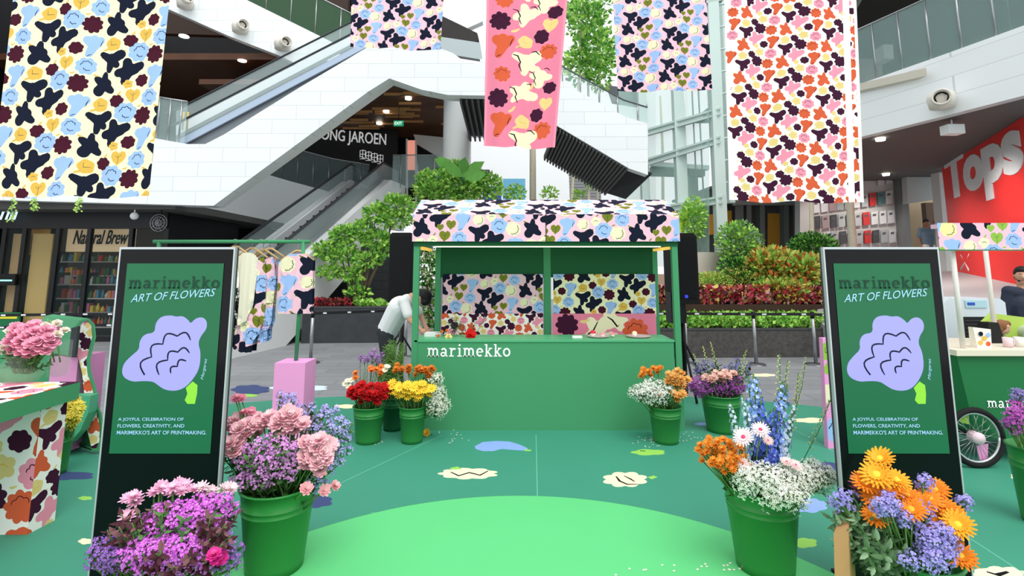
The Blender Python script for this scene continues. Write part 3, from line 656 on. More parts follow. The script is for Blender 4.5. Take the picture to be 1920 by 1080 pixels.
# lower escalator, rising away
def escal_low():
    c0 = Vector((-6.45, 9.7, 0)); c1 = Vector((-5.05, 17.3, 4.45)); d = (c1-c0); dh = Vector((d.x, d.y, 0)).normalized(); s = Vector((dh.y, -dh.x, 0))
    t = thing('escalator', 'lower escalator with dark steps rising to the gallery behind the clothes rail', 'escalator', c0)
    W2 = .55; clad = mat('esc_clad', (226, 230, 230), rough=.35); top = c1+dh*1.3
    def side(sg, w0, w1, z0, z1, m, name, flat=True):
        mb = MB(); o0, o1 = s*sg*w0, s*sg*w1
        L0 = [c0+Vector((0, 0, z1)), c1+Vector((0, 0, z1)), top+Vector((0, 0, z1))]; L1 = [top+Vector((0, 0, z0)), c1+Vector((0, 0, z0)), c0+Vector((0, 0, z0))]
        pts = L0+L1; mb.prism([p+o0 for p in pts], o1-o0, m); mb.build(name, t)
    side(1, W2+.12, W2+.35, -1.35, .32, clad, 'side_panel'); side(-1, W2+.12, W2+.35, -1.35, .32, clad, 'side_panel')
    side(1, W2, W2+.12, -.1, .36, mat('deck_grey', (150, 154, 158), rough=.3, metal=.4), 'deck'); side(-1, W2, W2+.12, -.1, .36, mat('deck_white2', (226, 230, 232), rough=.3), 'deck')
    side(1, W2+.05, W2+.07, .36, .9, mat('glass_esc', (196, 216, 216)), 'glass_balustrade'); side(-1, W2+.05, W2+.07, .36, .9, _m['glass_esc'], 'glass_balustrade')
    for sg in (1, -1):
        o = s*sg*(W2+.06)+Vector((0, 0, .93)); mb = MB(); mb.tube([c0+o-dh*.4-Vector((0, 0, .2)), c0+o, c1+o, top+o], .04, mat('handrail_black', (52, 56, 60)), 8); mb.build('handrail', t)
    n = 24; mb = MB(); sm = mat('step_dark', (74, 80, 84), rough=.5); sd = mat('step_riser', (44, 48, 52), rough=.6)
    for i in range(n):
        p = c0.lerp(c1, i/n); q = c0.lerp(c1, (i+1)/n); z = q.z
        a, b = p-s*W2, p+s*W2; a2, b2 = q-s*W2, q+s*W2
        lo = [Vector((v.x, v.y, p.z-.05)) for v in (a, b)]; hi = [Vector((v.x, v.y, z)) for v in (a, b)]; bk = [Vector((v.x, v.y, z)) for v in (a2, b2)]
        mb.add(lo+hi, [(0, 1, 3, 2)], sd); mb.add(hi+bk, [(0, 1, 3, 2)], sm)
    mb.add([c0-s*W2-Vector((0, 0, .2)), c0+s*W2-Vector((0, 0, .2)), c1+s*W2-Vector((0, 0, .2)), c1-s*W2-Vector((0, 0, .2))], [(0, 1, 2, 3)], black)
    mb.build('steps', t)
    mb = MB(); mb.hexa([c1-s*.9-Vector((0, 0, .3)), c1+s*.9-Vector((0, 0, .3)), top+s*.9-Vector((0, 0, .3)), top-s*.9-Vector((0, 0, .3))], [v+Vector((0, 0, .1)) for v in (c1-s*.9-Vector((0, 0, .3)), c1+s*.9-Vector((0, 0, .3)), top+s*.9-Vector((0, 0, .3)), top-s*.9-Vector((0, 0, .3)))], wallgrey); mb.build('landing', t)
escal_low()
mb = MB(); mb.box(-9, -2.0, 17.9, 19.8, 3.9, 4.1, plainwhite); struct('floor_gallery', mb)
# ---------------------------------------------------------------- hanging banners
def banner(label, tl, tr, br, bl, Yl, Yr, mot, base, W, wav=.02, grid=(16, 24)):
    """pixel corners at depth Yl / Yr"""
    P = [at(*bl, Yl), at(*br, Yr), at(*tr, Yr), at(*tl, Yl)]
    H = (P[3]-P[0]).length
    ph = R.uniform(0, 6)
    def wave(u, v): return Vector((0, wav*math.sin(u*9+ph)*(1-.5*v)+.012*math.sin(u*23+v*2), .012*math.sin(u*14+1)*(1-v)))
    f = sheet(*P, wave)
    mb = MB(); printed(mb, [(0, 0), (W, 0), (W, H), (0, H)], mot(W, H), base, lambda x, y: f(x/W, y/H), grid)
    t = thing('hanging_banner', label, 'banner', P[0]); mb.build('cloth', t)
    mb = MB(); mb.tube([P[3], P[2]], .018, chrome, 8); mb.build('top_rod', t)
    return t
banner('large cream banner printed with navy, pale blue and mustard flowers before the big escalator', (26, -60), (326, -60), (283, 370), (-24, 370), 4.1, 4.25,
       lambda W, H: pattern(W, H, .00160, PAL_Y, -.20, .04), c['cloth_cream'], 1.42)
banner('pink banner with navy and blue flowers above the end of the long escalator', (659, -60), (836, -60), (826, 95), (656, 88), 7.8, 7.8,
       lambda W, H: pattern(W, H, .00155, PAL_P, .1, .12), c['cloth_pink'], 1.4)
banner('pink banner with navy and blue flowers hanging beside the lift tower', (1146, -60), (1320, -60), (1336, 169), (1158, 172), 7.4, 7.4,
       lambda W, H: pattern(W, H, .00155, PAL_P, .35, .05), c['cloth_pink'], 1.4)
banner('tall white banner with small orange, pink and plum flowers', (1357, -60), (1604, -60), (1621, 381), (1366, 377), 5.3, 5.2,
       lambda W, H: [m for m in pattern(W, H, .00114, PAL_W, .3, .2) if sum(q[0] for q in m[0])/len(m[0]) > .05]+[([(W-.15, -1), (W-.085, -1), (W-.085, H+1), (W-.15, H+1)], c['cloth_white']), ([(W-.035, -1), (W+1, -1), (W+1, H+1), (W-.035, H+1)], c['cloth_white'])], c['cloth_white'], 1.42)
# rose banner with large motifs, listed by eye
def rose(W, H):
    o = []
    S_ = W/400.0; YY = lambda y: H*(1-(y/2.842+60)/339)
    #     # layout: crop units, banner 380 wide at the bottom
    cr, bl, bu, orr, mu = c['cream'], c['black_ink'], c['plum'], c['orange'], c['sand']
    L = [('fly2', 200, 96, 70, cr, 0), ('peony', 72, 125, 58, bu, 0), ('tulip', 90, 258, 66, orr, 0), ('leaf2', 205, 240, 40, mu, 0), ('bud', 285, 205, 42, bu, 1), ('bfly', 215, 345, 78, cr, 0),
         ('peony', 90, 412, 48, orr, 0), ('paw', 290, 420, 60, cr, .5), ('fly2', 200, 515, 72, cr, -.6), ('peony', 72, 540, 58, bu, 0), ('leaf', 325, 140, 44, mu, 0), ('bud', 345, 75, 40, bu, 0),
         ('peony', 325, 285, 48, orr, 0), ('bud', 345, 480, 36, bu, 0), ('leaf', 330, 560, 40, mu, 0), ('tulip', 92, 675, 66, orr, 0), ('leaf2', 210, 665, 42, mu, 0), ('bud', 285, 620, 38, bu, 1), ('peony', 320, 700, 52, orr, 0),
         ('bfly', 215, 760, 78, cr, 0), ('peony', 90, 10, 48, orr, 0), ('paw', 290, 20, 60, cr, .5), ('bfly', 215, -60, 78, cr, 0), ('sprig', 150, 180, 22, mu, 0), ('sprig', 250, 470, 20, mu, 1), ('sprig', 150, 600, 22, mu, .4)]
    for s, x, y, r, m, a in L:
        ca, sa = math.cos(a), math.sin(a)
        for role, p in SH[s]:
            mm = m if role == 'main' else {orr: c['burgundy'], cr: bl, bu: c['darkburg'], mu: c['mustard']}[m]
            o.append(([((x+(ca*q-sa*w_)*r)*S_, YY(y)+(sa*q+ca*w_)*r*S_) for q, w_ in p], mm))
        if m is cr: o.append(([((x+q*r)*S_, YY(y)+w_*r*S_) for q, w_ in strip([(-.95, .5), (-.6, .35), (-.4, -.1), (-.5, -.3), (-.3, -.75)], .09)], bl)); o.append(([((x+q*r)*S_, YY(y)+w_*r*S_) for q, w_ in strip([(.3, .75), (.6, .8), (.85, .55)], .09)], bl))
    for x0, x1 in ((0, 12), (388, 400)): o.append(([(x0*S_, 0), (x1*S_, 0), (x1*S_, H), (x0*S_, H)], c['pinkflower']))
    return o
banner('narrow rose pink banner with large cream, plum and orange flowers', (913, -60), (1069, -60), (1040, 279), (907, 274), 6.4, 6.4, rose, c['cloth_rose'], 1.0, .03)
# small vines of leaves under the big banner
for k, (x, y, l) in enumerate([(25, 374, 55), (66, 374, 28), (148, 374, 32)]):
    p = at(x, y-4, 11.46); mb = MB(); q = [p+Vector((R.uniform(-.03, .03), 0, -l/100*i/4)) for i in range(5)]; mb.tube(q, .006, lf2, 5)
    for i in range(30):
        a = q[0].lerp(q[-1], i/30)+Vector((R.uniform(-.06, .06), R.uniform(-.05, .05), 0)); d = Vector((R.uniform(-.05, .05), R.uniform(-.03, .03), -.05)); s_ = Vector((.02, .01, 0))
        mb.add([a, a+d*.5+s_, a+d, a+d*.5-s_], [(0, 1, 2, 3)], lf4)
    mb.build('hanging_vine', label=['longest hanging green vine over the shopfront below the cream banner', 'short hanging vine beside the longest one over the shopfront', 'hanging vine over the middle of the shopfront below the banner'][k], cat='plant')
# ---------------------------------------------------------------- market stall
def stall():
    Yf, Yb = 5.71, 6.45; xl, xr = -1.10, 1.86; zt = 2.02
    t = thing('market_stall', 'green market stall with flower printed canopy and lettered counter', 'stall', ((xl+xr)/2, (Yf+Yb)/2, 0))
    mb = MB(); mb.box(-1.06, 1.775, Yf, Yf+.46, 0, .93, green); ctr = mb.build('counter', t)
    mb = MB(); mb.box(-1.07, 1.785, Yf-.01, Yf+.48, .931, .95, mat('counter_top', (84, 176, 124), rough=.4)); mb.build('countertop', t)
    for x, y in ((xl+.03, Yf+.02), (xr-.035, Yf+.02), (-.93, Yb), (1.80, Yb)):
        mb = MB(); mb.box(x-.032, x+.032, y-.03, y+.03, 0, zt+.28 if y > 6 else zt+.02, green); mb.build('post', t)
    x = at(1026, 560, Yb).x; mb = MB(); mb.box(x-.045, x+.045, Yb-.03, Yb+.03, 0, 2.3, green); mb.build('post', t)
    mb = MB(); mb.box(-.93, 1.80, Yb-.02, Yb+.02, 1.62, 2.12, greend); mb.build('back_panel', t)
    # canopy: front valance, slope, ridge, back slope, gable ends
    zv, z0, zr, Yr = 2.03, 2.335, 2.57, 6.18; Yo = 5.66; W = xr-xl+.03; x0 = xl-.015
    can = MB()
    for k in range(2):
        w = W/2; xo = x0+k*w
        prt = lambda f, H, ox, oy: printed(can, [(0, 0), (w, 0), (w, H), (0, H)], pattern(w, H, .0016, PAL_P, ox, oy), c['cloth_pink'], f)
        prt(lambda u, v: Vector((xo+u, Yo, zv+v)), z0-zv, .12+k*.33, .22-k*.21)
        L = math.hypot(Yr-Yo, zr-z0); prt(lambda u, v: Vector((xo+u+(.0)*v, Yo+(Yr-Yo)*v/L, z0+(zr-z0)*v/L)), L, .2+k*.5, .0+k*.3)
        prt(lambda u, v: Vector((xo+u, Yr+(Yr-Yo)*v/L, zr-(zr-z0)*v/L)), L, .1, .5)
    for xs in (x0, x0+W): can.add([(xs, Yo, zv), (xs, Yo, z0), (xs, Yr, zr), (xs, 2*Yr-Yo, z0), (xs, 2*Yr-Yo, zv)], [(0, 1, 2, 3, 4)], c['cloth_pink'])
    cano = can.build('canopy', t)
    mb = MB(); mb.box(x0+W/2-.004, x0+W/2+.004, Yo-.006, Yo-.001, zv, z0, black); mb.build('canopy_seam', cano)
    mb = MB(); mb.box(xl, xr, Yf-.02, Yf+.04, zv-.05, zv, greend)
    mb.box(xl, xl+.05, Yf+.04, 2*Yr-Yo, zv-.05, zv, green); mb.box(xr-.05, xr, Yf+.04, 2*Yr-Yo, zv-.05, zv, green); mb.box(xl, xr, Yb-.03, Yb+.03, 2.12, 2.2, green); mb.build('top_frame', t)
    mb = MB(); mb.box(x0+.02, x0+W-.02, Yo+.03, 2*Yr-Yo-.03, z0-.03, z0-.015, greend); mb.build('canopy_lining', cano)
    mb = MB(); a, b = at(816, 461, Yf+.25), at(1238, 461, Yf+.25); mb.box(a.x, b.x, Yf+.23, Yf+.27, a.z-.015, a.z+.015, warmled); mb.build('light_strip', t)
    for xx in (xl+.06, xr-.1):
        mb = MB(); mb.box(xx, xx+.04, Yf+.05, Yb-.1, zv-.085, zv-.055, mat('side_led', (226, 178, 84), emit=.9)); mb.build('light_strip', t)
    mb = MB(); a = at(801, 669, Yf-.005); b = at(957, 669, Yf-.005); place2d(mb, slab_word('marimekko'), (a.x, Yf-.004, a.z), (1, 0, 0), (0, 0, 1), mat('white_print', (250, 250, 250)), b.x-a.x, .135)
    mb.build('lettering', ctr, label='white lettering on the counter front')
stall()
Yh = 6.40
def hang(name, label, px0, px1, y0, y1, mot, base, Y=Yh, grid=(10, 6)):
    a, b = at(px0, y1, Y), at(px1, y0, Y); W, H = b.x-a.x, b.z-a.z
    mb = MB(); printed(mb, [(0, 0), (W, 0), (W, H), (0, H)], mot(W, H), base, lambda u, v: Vector((a.x+u, Y+.006*math.sin(u*12), a.z+v)), grid)
    return mb.build(name, label=label, cat='fabric')
hang('hanging_fabric', 'dusky pink fabric with navy flowers and olive leaves, upper cloth inside the stall', 829, 1018, 514, 592, lambda W, H: pattern(W, H, .00135, PAL_P, .0, .25), c['cloth_pink'])
hang('hanging_fabric', 'white fabric with small plum and orange flowers, lower cloth inside the stall', 827, 1018, 588, 644, lambda W, H: pattern(W, H, .0009, PAL_W, .05, .05), c['cloth_white'], Yh-.03)
hang('hanging_fabric', 'cream fabric with navy and mustard flowers hanging high inside the stall', 1038, 1228, 514, 594, lambda W, H: pattern(W, H, .00135, PAL_Y, -.1, -.15), c['cloth_cream'])
def bigrose(W, H):
    o = []
    for s, x, y, r, m, a in [('peony', .18, .62, .15, c['plum'], 0), ('fly2', .55, .4, .2, c['cream'], .4), ('fly2', .78, .75, .15, c['cream'], 2), ('tulip', .72, .12, .1, c['cream'], 0), ('peony', 1.02, .42, .17, c['orange'], 0), ('sprig', .4, .75, .06, c['sand'], 0)]:
        for role, p in SH[s]:
            if role == 'line' and m is not c['orange']: continue
            o.append(([(x+(math.cos(a)*q-math.sin(a)*w_)*r, y*H*1.0+(math.sin(a)*q+math.cos(a)*w_)*r) for q, w_ in p], m if role == 'main' else c['burgundy']))
    for pts in ([(.38, .05), (.45, .12), (.5, .15), (.56, .26)], [(.68, .32), (.74, .28), (.8, .2), (.82, .22)], [(.74, .02), (.78, .09), (.8, .05)]): o.append((strip([(x, y*.38/.38) for x, y in pts], .02), c['black_ink']))
    return o
hang('hanging_fabric', 'rose fabric with oversized cream and orange flowers, low inside the stall', 1036, 1230, 588, 644, bigrose, c['cloth_rose'], Yh-.03)
# items on the counter
CZ = .951
def plate_item(px, rx, label):
    p = at(px, 637, 5.95); mb = MB(); mb.lathe([(.0, 0), (rx*.7, 0), (rx, .018), (rx-.005, .02), (rx*.68, .006), (0, .006)], (p.x, 5.95, CZ), mat('clear_plate', (226, 206, 208), alpha=.7, rough=.2), 24)
    return mb.build('serving_plate', label=label, cat='plate')
plate_item(1122, .13, 'shallow clear plate with pink sweets on the stall counter'); plate_item(1197, .14, 'shallow clear plate with a small cake at the end of the counter')
def cake(px, rgb, r, h, label, nm='cupcake', Y=5.93):
    p = at(px, 637, Y); t = thing(nm, label, 'cake', (p.x, Y, CZ+.008)); mb = MB(); mb.lathe([(0, 0), (r*.75, 0), (r, h*.55), (0, h*.55)], (p.x, Y, CZ+.008), mat('cake_case', (240, 226, 214)), 16); mb.build('paper_case', t)
    mb = MB(); mb.ball((p.x, Y, CZ+.008+h*.6), (r*1.02, r*1.02, h*.45), mat(label[:12], rgb, rough=.6), 14, 8); mb.build('icing', t)
cake(1112, (214, 44, 74), .034, .07, 'crimson pink cake on the clear plate')
cake(1130, (238, 150, 166), .026, .045, 'pale rose cake beside the crimson one')
cake(1149, (232, 130, 150), .026, .045, 'small rose cake at the rim of the clear plate')
cake(1190, (250, 226, 190), .03, .06, 'cream topped cake on the end plate')
p = at(1082, 638, 5.9); mb = MB(); mb.box(p.x-.055, p.x+.055, 5.86, 5.94, CZ, CZ+.02, mat('paper_white', (235, 238, 236))); mb.build('paper_napkin', label='small stack of white paper napkins on the stall counter', cat='napkin')
mb = MB(); p = at(812, 625, 6.05); mb.box(p.x-.09, p.x+.1, 5.98, 6.14, CZ, CZ+.04, mat('till_white', (225, 228, 228))); mb.build('serving_tray', label='white tray on the counter under the bending person', cat='tray')
# ---------------------------------------------------------------- loudspeakers behind the stall
def speaker(x0, x1, y0, y1, Y, label):
    a, b = at(x0, y1, Y), at(x1, y0, Y); t = thing('loudspeaker', label, 'loudspeaker', ((a.x+b.x)/2, Y+.2, 0)); sm_ = mat('speaker_black', (12, 13, 15), rough=.7)
    mb = MB(); w = b.x-a.x; e = .05; mb.prism([Vector(v) for v in [(a.x+e, Y, a.z), (b.x-e*.3, Y, a.z), (b.x, Y, a.z+e), (b.x, Y, b.z-e), (b.x-e, Y, b.z), (a.x+e*.6, Y, b.z), (a.x, Y, b.z-e), (a.x, Y, a.z+e)]], (0, .4, 0), sm_); mb.build('cabinet', t)
    mb = MB(); mb.box(a.x+.03, b.x-.03, Y-.012, Y, a.z+.08, b.z-.06, mat('grille', (18, 19, 22), rough=.9, bump=.4, bscale=300)); grl = mb.build('grille', t)
    mb = MB(); p = at(x0+(x1-x0)*.55, y1-14, Y-.015); mb.lathe([(0, 0), (.018, 0)], p, mat('blue_led', (60, 70, 220), emit=.6), 10); mb.box(p.x-.02, p.x+.02, Y-.017, Y-.012, p.z-.02, p.z+.02, _m['blue_led']); mb.build('badge', grl)
    cx = (a.x+b.x)/2; mb = MB(); mb.tube([(cx, Y+.2, .02), (cx, Y+.2, a.z)], .03, black, 10); mb.build('pole', t)
    for k in range(3):
        an = k*2.094+.5; mb = MB(); mb.tube([(cx, Y+.2, .75), (cx+.45*math.cos(an), Y+.2+.45*math.sin(an), .02)], .016, black, 6); mb.build('leg', t)
speaker(727, 776, 436, 572, 7.6, 'black loudspeaker on a stand beside the bending person'); speaker(1264, 1306, 437, 570, 7.0, 'black loudspeaker on a stand behind the stall by the planted beds')
mb = MB(); p = at(1275, 590, 7.0); mb.box(p.x-.1, p.x+.1, 7.05, 7.3, p.z-.12, p.z+.3, black); mb.tube([(p.x, 7.17, 0), (p.x, 7.17, p.z-.1)], .02, black, 6); mb.build('stage_box', label='black mounting box under the loudspeaker behind the stall', cat='box')
# ---------------------------------------------------------------- digital signs
def dsign(xc, label, mirror=0):
    t = thing('digital_sign', label, 'sign', (xc, 2.84, 0)); Yf = 2.80; hw = .31; top = 1.83
    mb = MB(); mb.box(xc-hw, xc+hw, Yf, Yf+.02, .02, top, blackgloss); mb.build('glass_front', t)
    e = mat('sign_edge', (205, 208, 212), rough=.3, metal=.5); mb = MB()
    for (x0, x1, z0, z1) in ((xc-hw-.008, xc-hw, 0, top+.012), (xc+hw, xc+hw+.008, 0, top+.012), (xc-hw, xc+hw, top, top+.012), (xc-hw, xc+hw, 0, .02)): mb.box(x0, x1, Yf-.003, Yf+.022, z0, z1, e)
    mb.build('frame', t)
    mb = MB(); mb.box(xc-hw-.012, xc+hw+.012, Yf+.022, Yf+.03, 0, top+.012, mat('sign_back', (60, 62, 66))); mb.build('back_panel', t)
    mb = MB(); mb.box(xc-.2, xc+.2, Yf-.12, Yf+.35, 0, .02, black); mb.build('base_plate', t)
    scg = mat('screen_green', (30, 98, 64), rough=.15, emit=.3, spec=.3)
    def L(px, py, o=0): q = at(px, py, Yf); return ((q.x+1.8415)+xc, q.z)
    sx0, sx1 = xc-.268, xc+.262; z1 = at(300, 494, Yf).z; z0 = at(300, 850, Yf).z
    flower = [(229, 705), (231, 683), (248, 666), (262, 655), (262, 640), (272, 626), (291, 624), (292, 606), (303, 593), (322, 591), (331, 594), (343, 592), (354, 600), (358, 607), (367, 597), (380, 594), (389, 602), (388, 617), (377, 630), (372, 644), (377, 660), (375, 690), (362, 712), (347, 727), (330, 733), (310, 731), (297, 722), (288, 715), (268, 714), (248, 716)]
    def sq(p): return [L(*q) for q in p]
    def chaikin(p):
        for _ in range(2): p = [((a[0]*k+b[0]*(1-k)), (a[1]*k+b[1]*(1-k))) for a, b in zip(p, p[1:]+p[:1]) for k in (.75, .25)]
        return p
    lil = mat('screen_lilac', (150, 146, 226), rough=.15, emit=.4, spec=.3); lil2 = mat('screen_ink', (14, 18, 40), rough=.15, spec=.3)
    def wob(p, w): return (strip(sq(p), w), lil2)
    def sc_arc(ps):
        out = []
        for i in range(len(ps)-1):
            a, b = ps[i], ps[i+1]; nx, ny = (b[1]-a[1]), -(b[0]-a[0])
            for k in range(6):
                u = k/6; h = math.sin(math.pi*u)*.42; out.append((a[0]+(b[0]-a[0])*u+nx*h, a[1]+(b[1]-a[1])*u+ny*h))
        out.append(ps[-1]); return out
    M_ = [(sq([(362, 715), (371, 722), (370, 738), (366, 757), (352, 757), (347, 750), (352, 738), (349, 727)]), mat('screen_lime', (130, 196, 60), rough=.15, emit=.4)), (chaikin(sq(flower)), lil),
          wob(sc_arc([(272, 703), (259, 688), (287, 669), (285, 660), (308, 645), (306, 640), (334, 631), (332, 625), (358, 636)][:1]+[(272, 703), (285, 669), (306, 645), (333, 630), (358, 638)]), .009),
          wob(sc_arc([(299, 703), (315, 675), (334, 660), (356, 662)]), .009), wob(sc_arc([(321, 700), (333, 687), (350, 677)]), .009)]
    mb = MB(); printed(mb, [(sx0, z0), (sx1, z0), (sx1, z1), (sx0, z1)], M_, scg, lambda u, v: Vector((u, Yf-.003, v))); scr = mb.build('screen', t, label='lit green screen with a lilac flower')
    dark = mat('screen_text_dark', (18, 60, 44), rough=.2, emit=.1); wht = mat('screen_text', (150, 190, 220), emit=.4)
    x0, zz = L(242, 541); mb = MB(); place2d(mb, slab_word('marimekko'), (x0, Yf-.006, zz), (1, 0, 0), (0, 0, 1), dark, .495, .066); mb.build('screen_lettering', scr)
    x0, zz = L(246, 567); mb = MB(); place2d(mb, text2d('ART OF FLOWERS', 0, .3), (x0, Yf-.006, zz), (1, 0, .075), (0, 0, 1), wht, .46, .042); mb.build('screen_lettering', scr)
    for k, (s, wd) in enumerate([('A JOYFUL CELEBRATION OF', .345), ('FLOWERS, CREATIVITY, AND', .352), ("MARIMEKKO'S ART OF PRINTMAKING.", .47)]):
        x0, zz = L(208, 790+k*12); mb = MB(); place2d(mb, text2d(s, .008), (xc-.235, Yf-.006, zz), (1, 0, 0), (0, 0, 1), wht, wd, .02); mb.build('screen_lettering', scr)
    x0, zz = L(384, 712); mb = MB(); place2d(mb, text2d('Margaret', 0, .3), (x0, Yf-.006, zz), (.12, 0, 1), (-1, 0, .12), wht, .11, .02)
    mb.build('screen_lettering', scr)
dsign(-1.8415, 'upright black digital sign standing by the table with the pink flower vase')
dsign(2.03, 'upright black digital sign standing by the cart with spoked wheels')
# ---------------------------------------------------------------- clothes rail
def rail():
    Y = 5.3; a, b = at(288, 453, Y), at(580, 459, Y); zt = a.z; px0 = at(527, 676, Y); px1 = at(583, 676, Y)
    xc = (px0.x+px1.x)/2; t = thing('clothes_rail', 'green clothes rail on pink block feet beyond the digital sign', 'clothes rail', (xc, Y, 0))
    mb = MB(); mb.tube([(a.x, Y, zt), (b.x, Y, zt)], .019, green, 10); mb.build('top_bar', t)
    for x, nm in ((b.x-.06, ''), (a.x+.06, '')):
        xb = x if x < xc-1 else xc
        zb = px0.z; mb = MB(); mb.tube([(x, Y, zt), (xb, Y, zb)], .02, green, 10); mb.build('upright', t)
        mb = MB(); w = (px1.x-px0.x)/2; mb.box(xb-w, xb+w, Y-.14, Y+.14, 0, zb, pinkbox); mb.build('foot_block', t, label='pink block foot')
    return Y, zt
RY, RZ = rail()
def garment(label, outline_px, Y, mot, base, hx, hy, name='hanging_dress', cat='dress', fold=.02, n=5):
    P = [at(x, y, Y) for x, y in outline_px]; x0 = min(p.x for p in P); z0 = min(p.z for p in P); W = max(p.x for p in P)-x0; H = max(p.z for p in P)-z0
    t = thing(name, label, cat, (x0+W/2, Y, z0)); ol = [(p.x-x0, p.z-z0) for p in P]
    for side, off in (('front', 0), ('back', .05)):
        mb = MB(); printed(mb, ccw(ol), mot(W, H), base, lambda u, v: Vector((x0+u, Y+off+fold*math.sin(u/W*n*6.28)*(1-.7*v/H)+.03*(1 if off else -1)*(1-(2*u/W-1)**2), z0+v)), (14, 16)); mb.build(side+'_panel', t)
    h = at(hx, hy, Y); mb = MB(); mb.tube([(h.x-.17, Y+.02, h.z-.1), (h.x-.02, Y+.02, h.z), (h.x+.02, Y+.02, h.z), (h.x+.17, Y+.02, h.z-.1)], .011, wood, 8); hg = mb.build('hanger', t, label='wooden hanger')
    mb = MB(); mb.tube([(h.x, Y+.02, h.z), (h.x, Y+.02, h.z+.04), (h.x+.02, RY, RZ+.02), (h.x, RY-.025, RZ+.02)], .004, chrome, 6); mb.build('hook', hg)
GY = RY
SC = .0022
def grid_m(W, H):
    o = []
    for i in range(9): o.append((strip([(W*i/8+.01*math.sin(j), H*.52*j/8) for j in range(9)], .012), c['black_ink']))
    for j in range(12): o.append((strip([(W*i/4, H*.52*j/12+.006*math.sin(i+j)) for i in range(5)], .012), c['black_ink']))
    return o
garment('sleeveless white shirt with a black checked lower half, first on the clothes rail', [(427, 484), (436, 468), (447, 470), (450, 560), (444, 615), (425, 620)], GY, grid_m, c['cloth_white'], 440, 462, 'hanging_shirt', 'shirt')
mb = MB(); plate(mb, [(424, 616), (440, 612), (436, 648), (421, 650)], GY, .02, black); mb.build('hanging_skirt', label='black cloth hem below the checked shirt on the rail', cat='skirt')
garment('plain cream long dress on a wooden hanger', [(442, 486), (458, 474), (476, 474), (486, 486), (478, 560), (466, 600), (450, 610), (444, 560)], GY+.02, lambda W, H: [], mat('cream_cloth', (236, 230, 208), rough=.8), 471, 465)
garment('long pink dress with navy, blue and olive motifs reaching lowest on the rail', [(484, 486), (496, 482), (500, 520), (496, 600), (478, 640), (474, 660), (455, 660), (432, 650), (440, 600), (455, 560), (470, 530)], GY+.04, lambda W, H: pattern(W, H, .0016, PAL_P, .1, .1), c['cloth_pink'], 492, 468)
garment('pink dress with navy motifs seen edge on beside the shirt', [(498, 484), (514, 482), (518, 520), (512, 590), (500, 640), (482, 646), (490, 560)], GY+.07, lambda W, H: pattern(W, H, .0016, PAL_P, -.25, .22), c['cloth_pink'], 505, 466)
garment('short boxy pink blouse with blue, navy and olive motifs, last on the rail', [(522, 492), (545, 476), (572, 476), (588, 488), (586, 560), (584, 588), (520, 588), (520, 540)], GY-.02, lambda W, H: pattern(W, H, .0017, PAL_P, .35, .18), c['cloth_pink'], 557, 470, 'hanging_blouse', 'blouse', .012)
# ---------------------------------------------------------------- queue barriers
def qpost(px, py, label, z=.95):
    p = atz(px, py); t = thing('barrier_post', label, 'barrier post', (p.x, p.y, 0)); mb = MB(); mb.lathe([(0, .025), (.16, .02), (.17, 0)], p, mat('post_base', (110, 112, 114), metal=.7, rough=.4), 24); mb.build('base', t)
    mb = MB(); mb.tube([p, p+Vector((0, 0, z))], .03, chrome, 12); mb.build('pole', t); mb = MB(); mb.tube([p+Vector((0, 0, z-.12)), p+Vector((0, 0, z))], .036, black, 12); mb.build('belt_head', t); return p
def belt(pts, label, tags=3):
    t = thing('barrier_belt', label, 'belt', pts[0]); 
    mb = MB()
    for a, b in zip(pts, pts[1:]): mb.hexa([a, b, b+Vector((0, 0, .05)), a+Vector((0, 0, .05))], [v+Vector((0, .006, 0)) for v in (a, b, b+Vector((0, 0, .05)), a+Vector((0, 0, .05)))], mat('belt_black', (24, 25, 28)))
    stp = mb.build('strap', t)
    for a, b in zip(pts, pts[1:]):
        for k in range(tags):
            q = a.lerp(b, (k+.5)/tags); mb = MB(); mb.box(q.x-.04, q.x+.04, q.y-.012, q.y-.004, q.z+.012, q.z+.038, mat('belt_tag', (222, 226, 230))); mb.build('printed_mark', stp)
q1 = qpost(1288, 682, 'barrier post between the stall and the planted beds'); q2 = qpost(1418, 684, 'barrier post in front of the middle of the planted beds'); q3 = qpost(1530, 684, 'barrier post partly beside the dark sign')
up = Vector((0, -.035, .88))
belt([q1+up-Vector((.9, 0, 0)), q1+up, q2+up, q3+up, q3+up+Vector((1.2, 0, -.1))], 'black barrier belt stretched along the planted beds')
q4 = qpost(582, 681, 'barrier post behind the pink block of the clothes rail'); q5 = qpost(760, 668, 'barrier post behind the bending person')
belt([q4+up, q5+up], 'black barrier belt in front of the dark stone planter', 4)
l1 = [qpost(x, y, l) for x, y, l in [(-60, 690, 'barrier post in front of the shop beyond the green bench'), (130, 684, 'barrier post between the shop and the digital sign')]]
belt([l1[0]+up, l1[1]+up, l1[1]+up+Vector((2.2, .1, 0))], 'upper black barrier belt in front of the shopfront', 5)
belt([l1[0]+up-Vector((0, 0, .22)), l1[1]+up-Vector((0, 0, .2)), l1[1]+up+Vector((2.2, .1, -.2))], 'lower black barrier belt in front of the shopfront', 5)
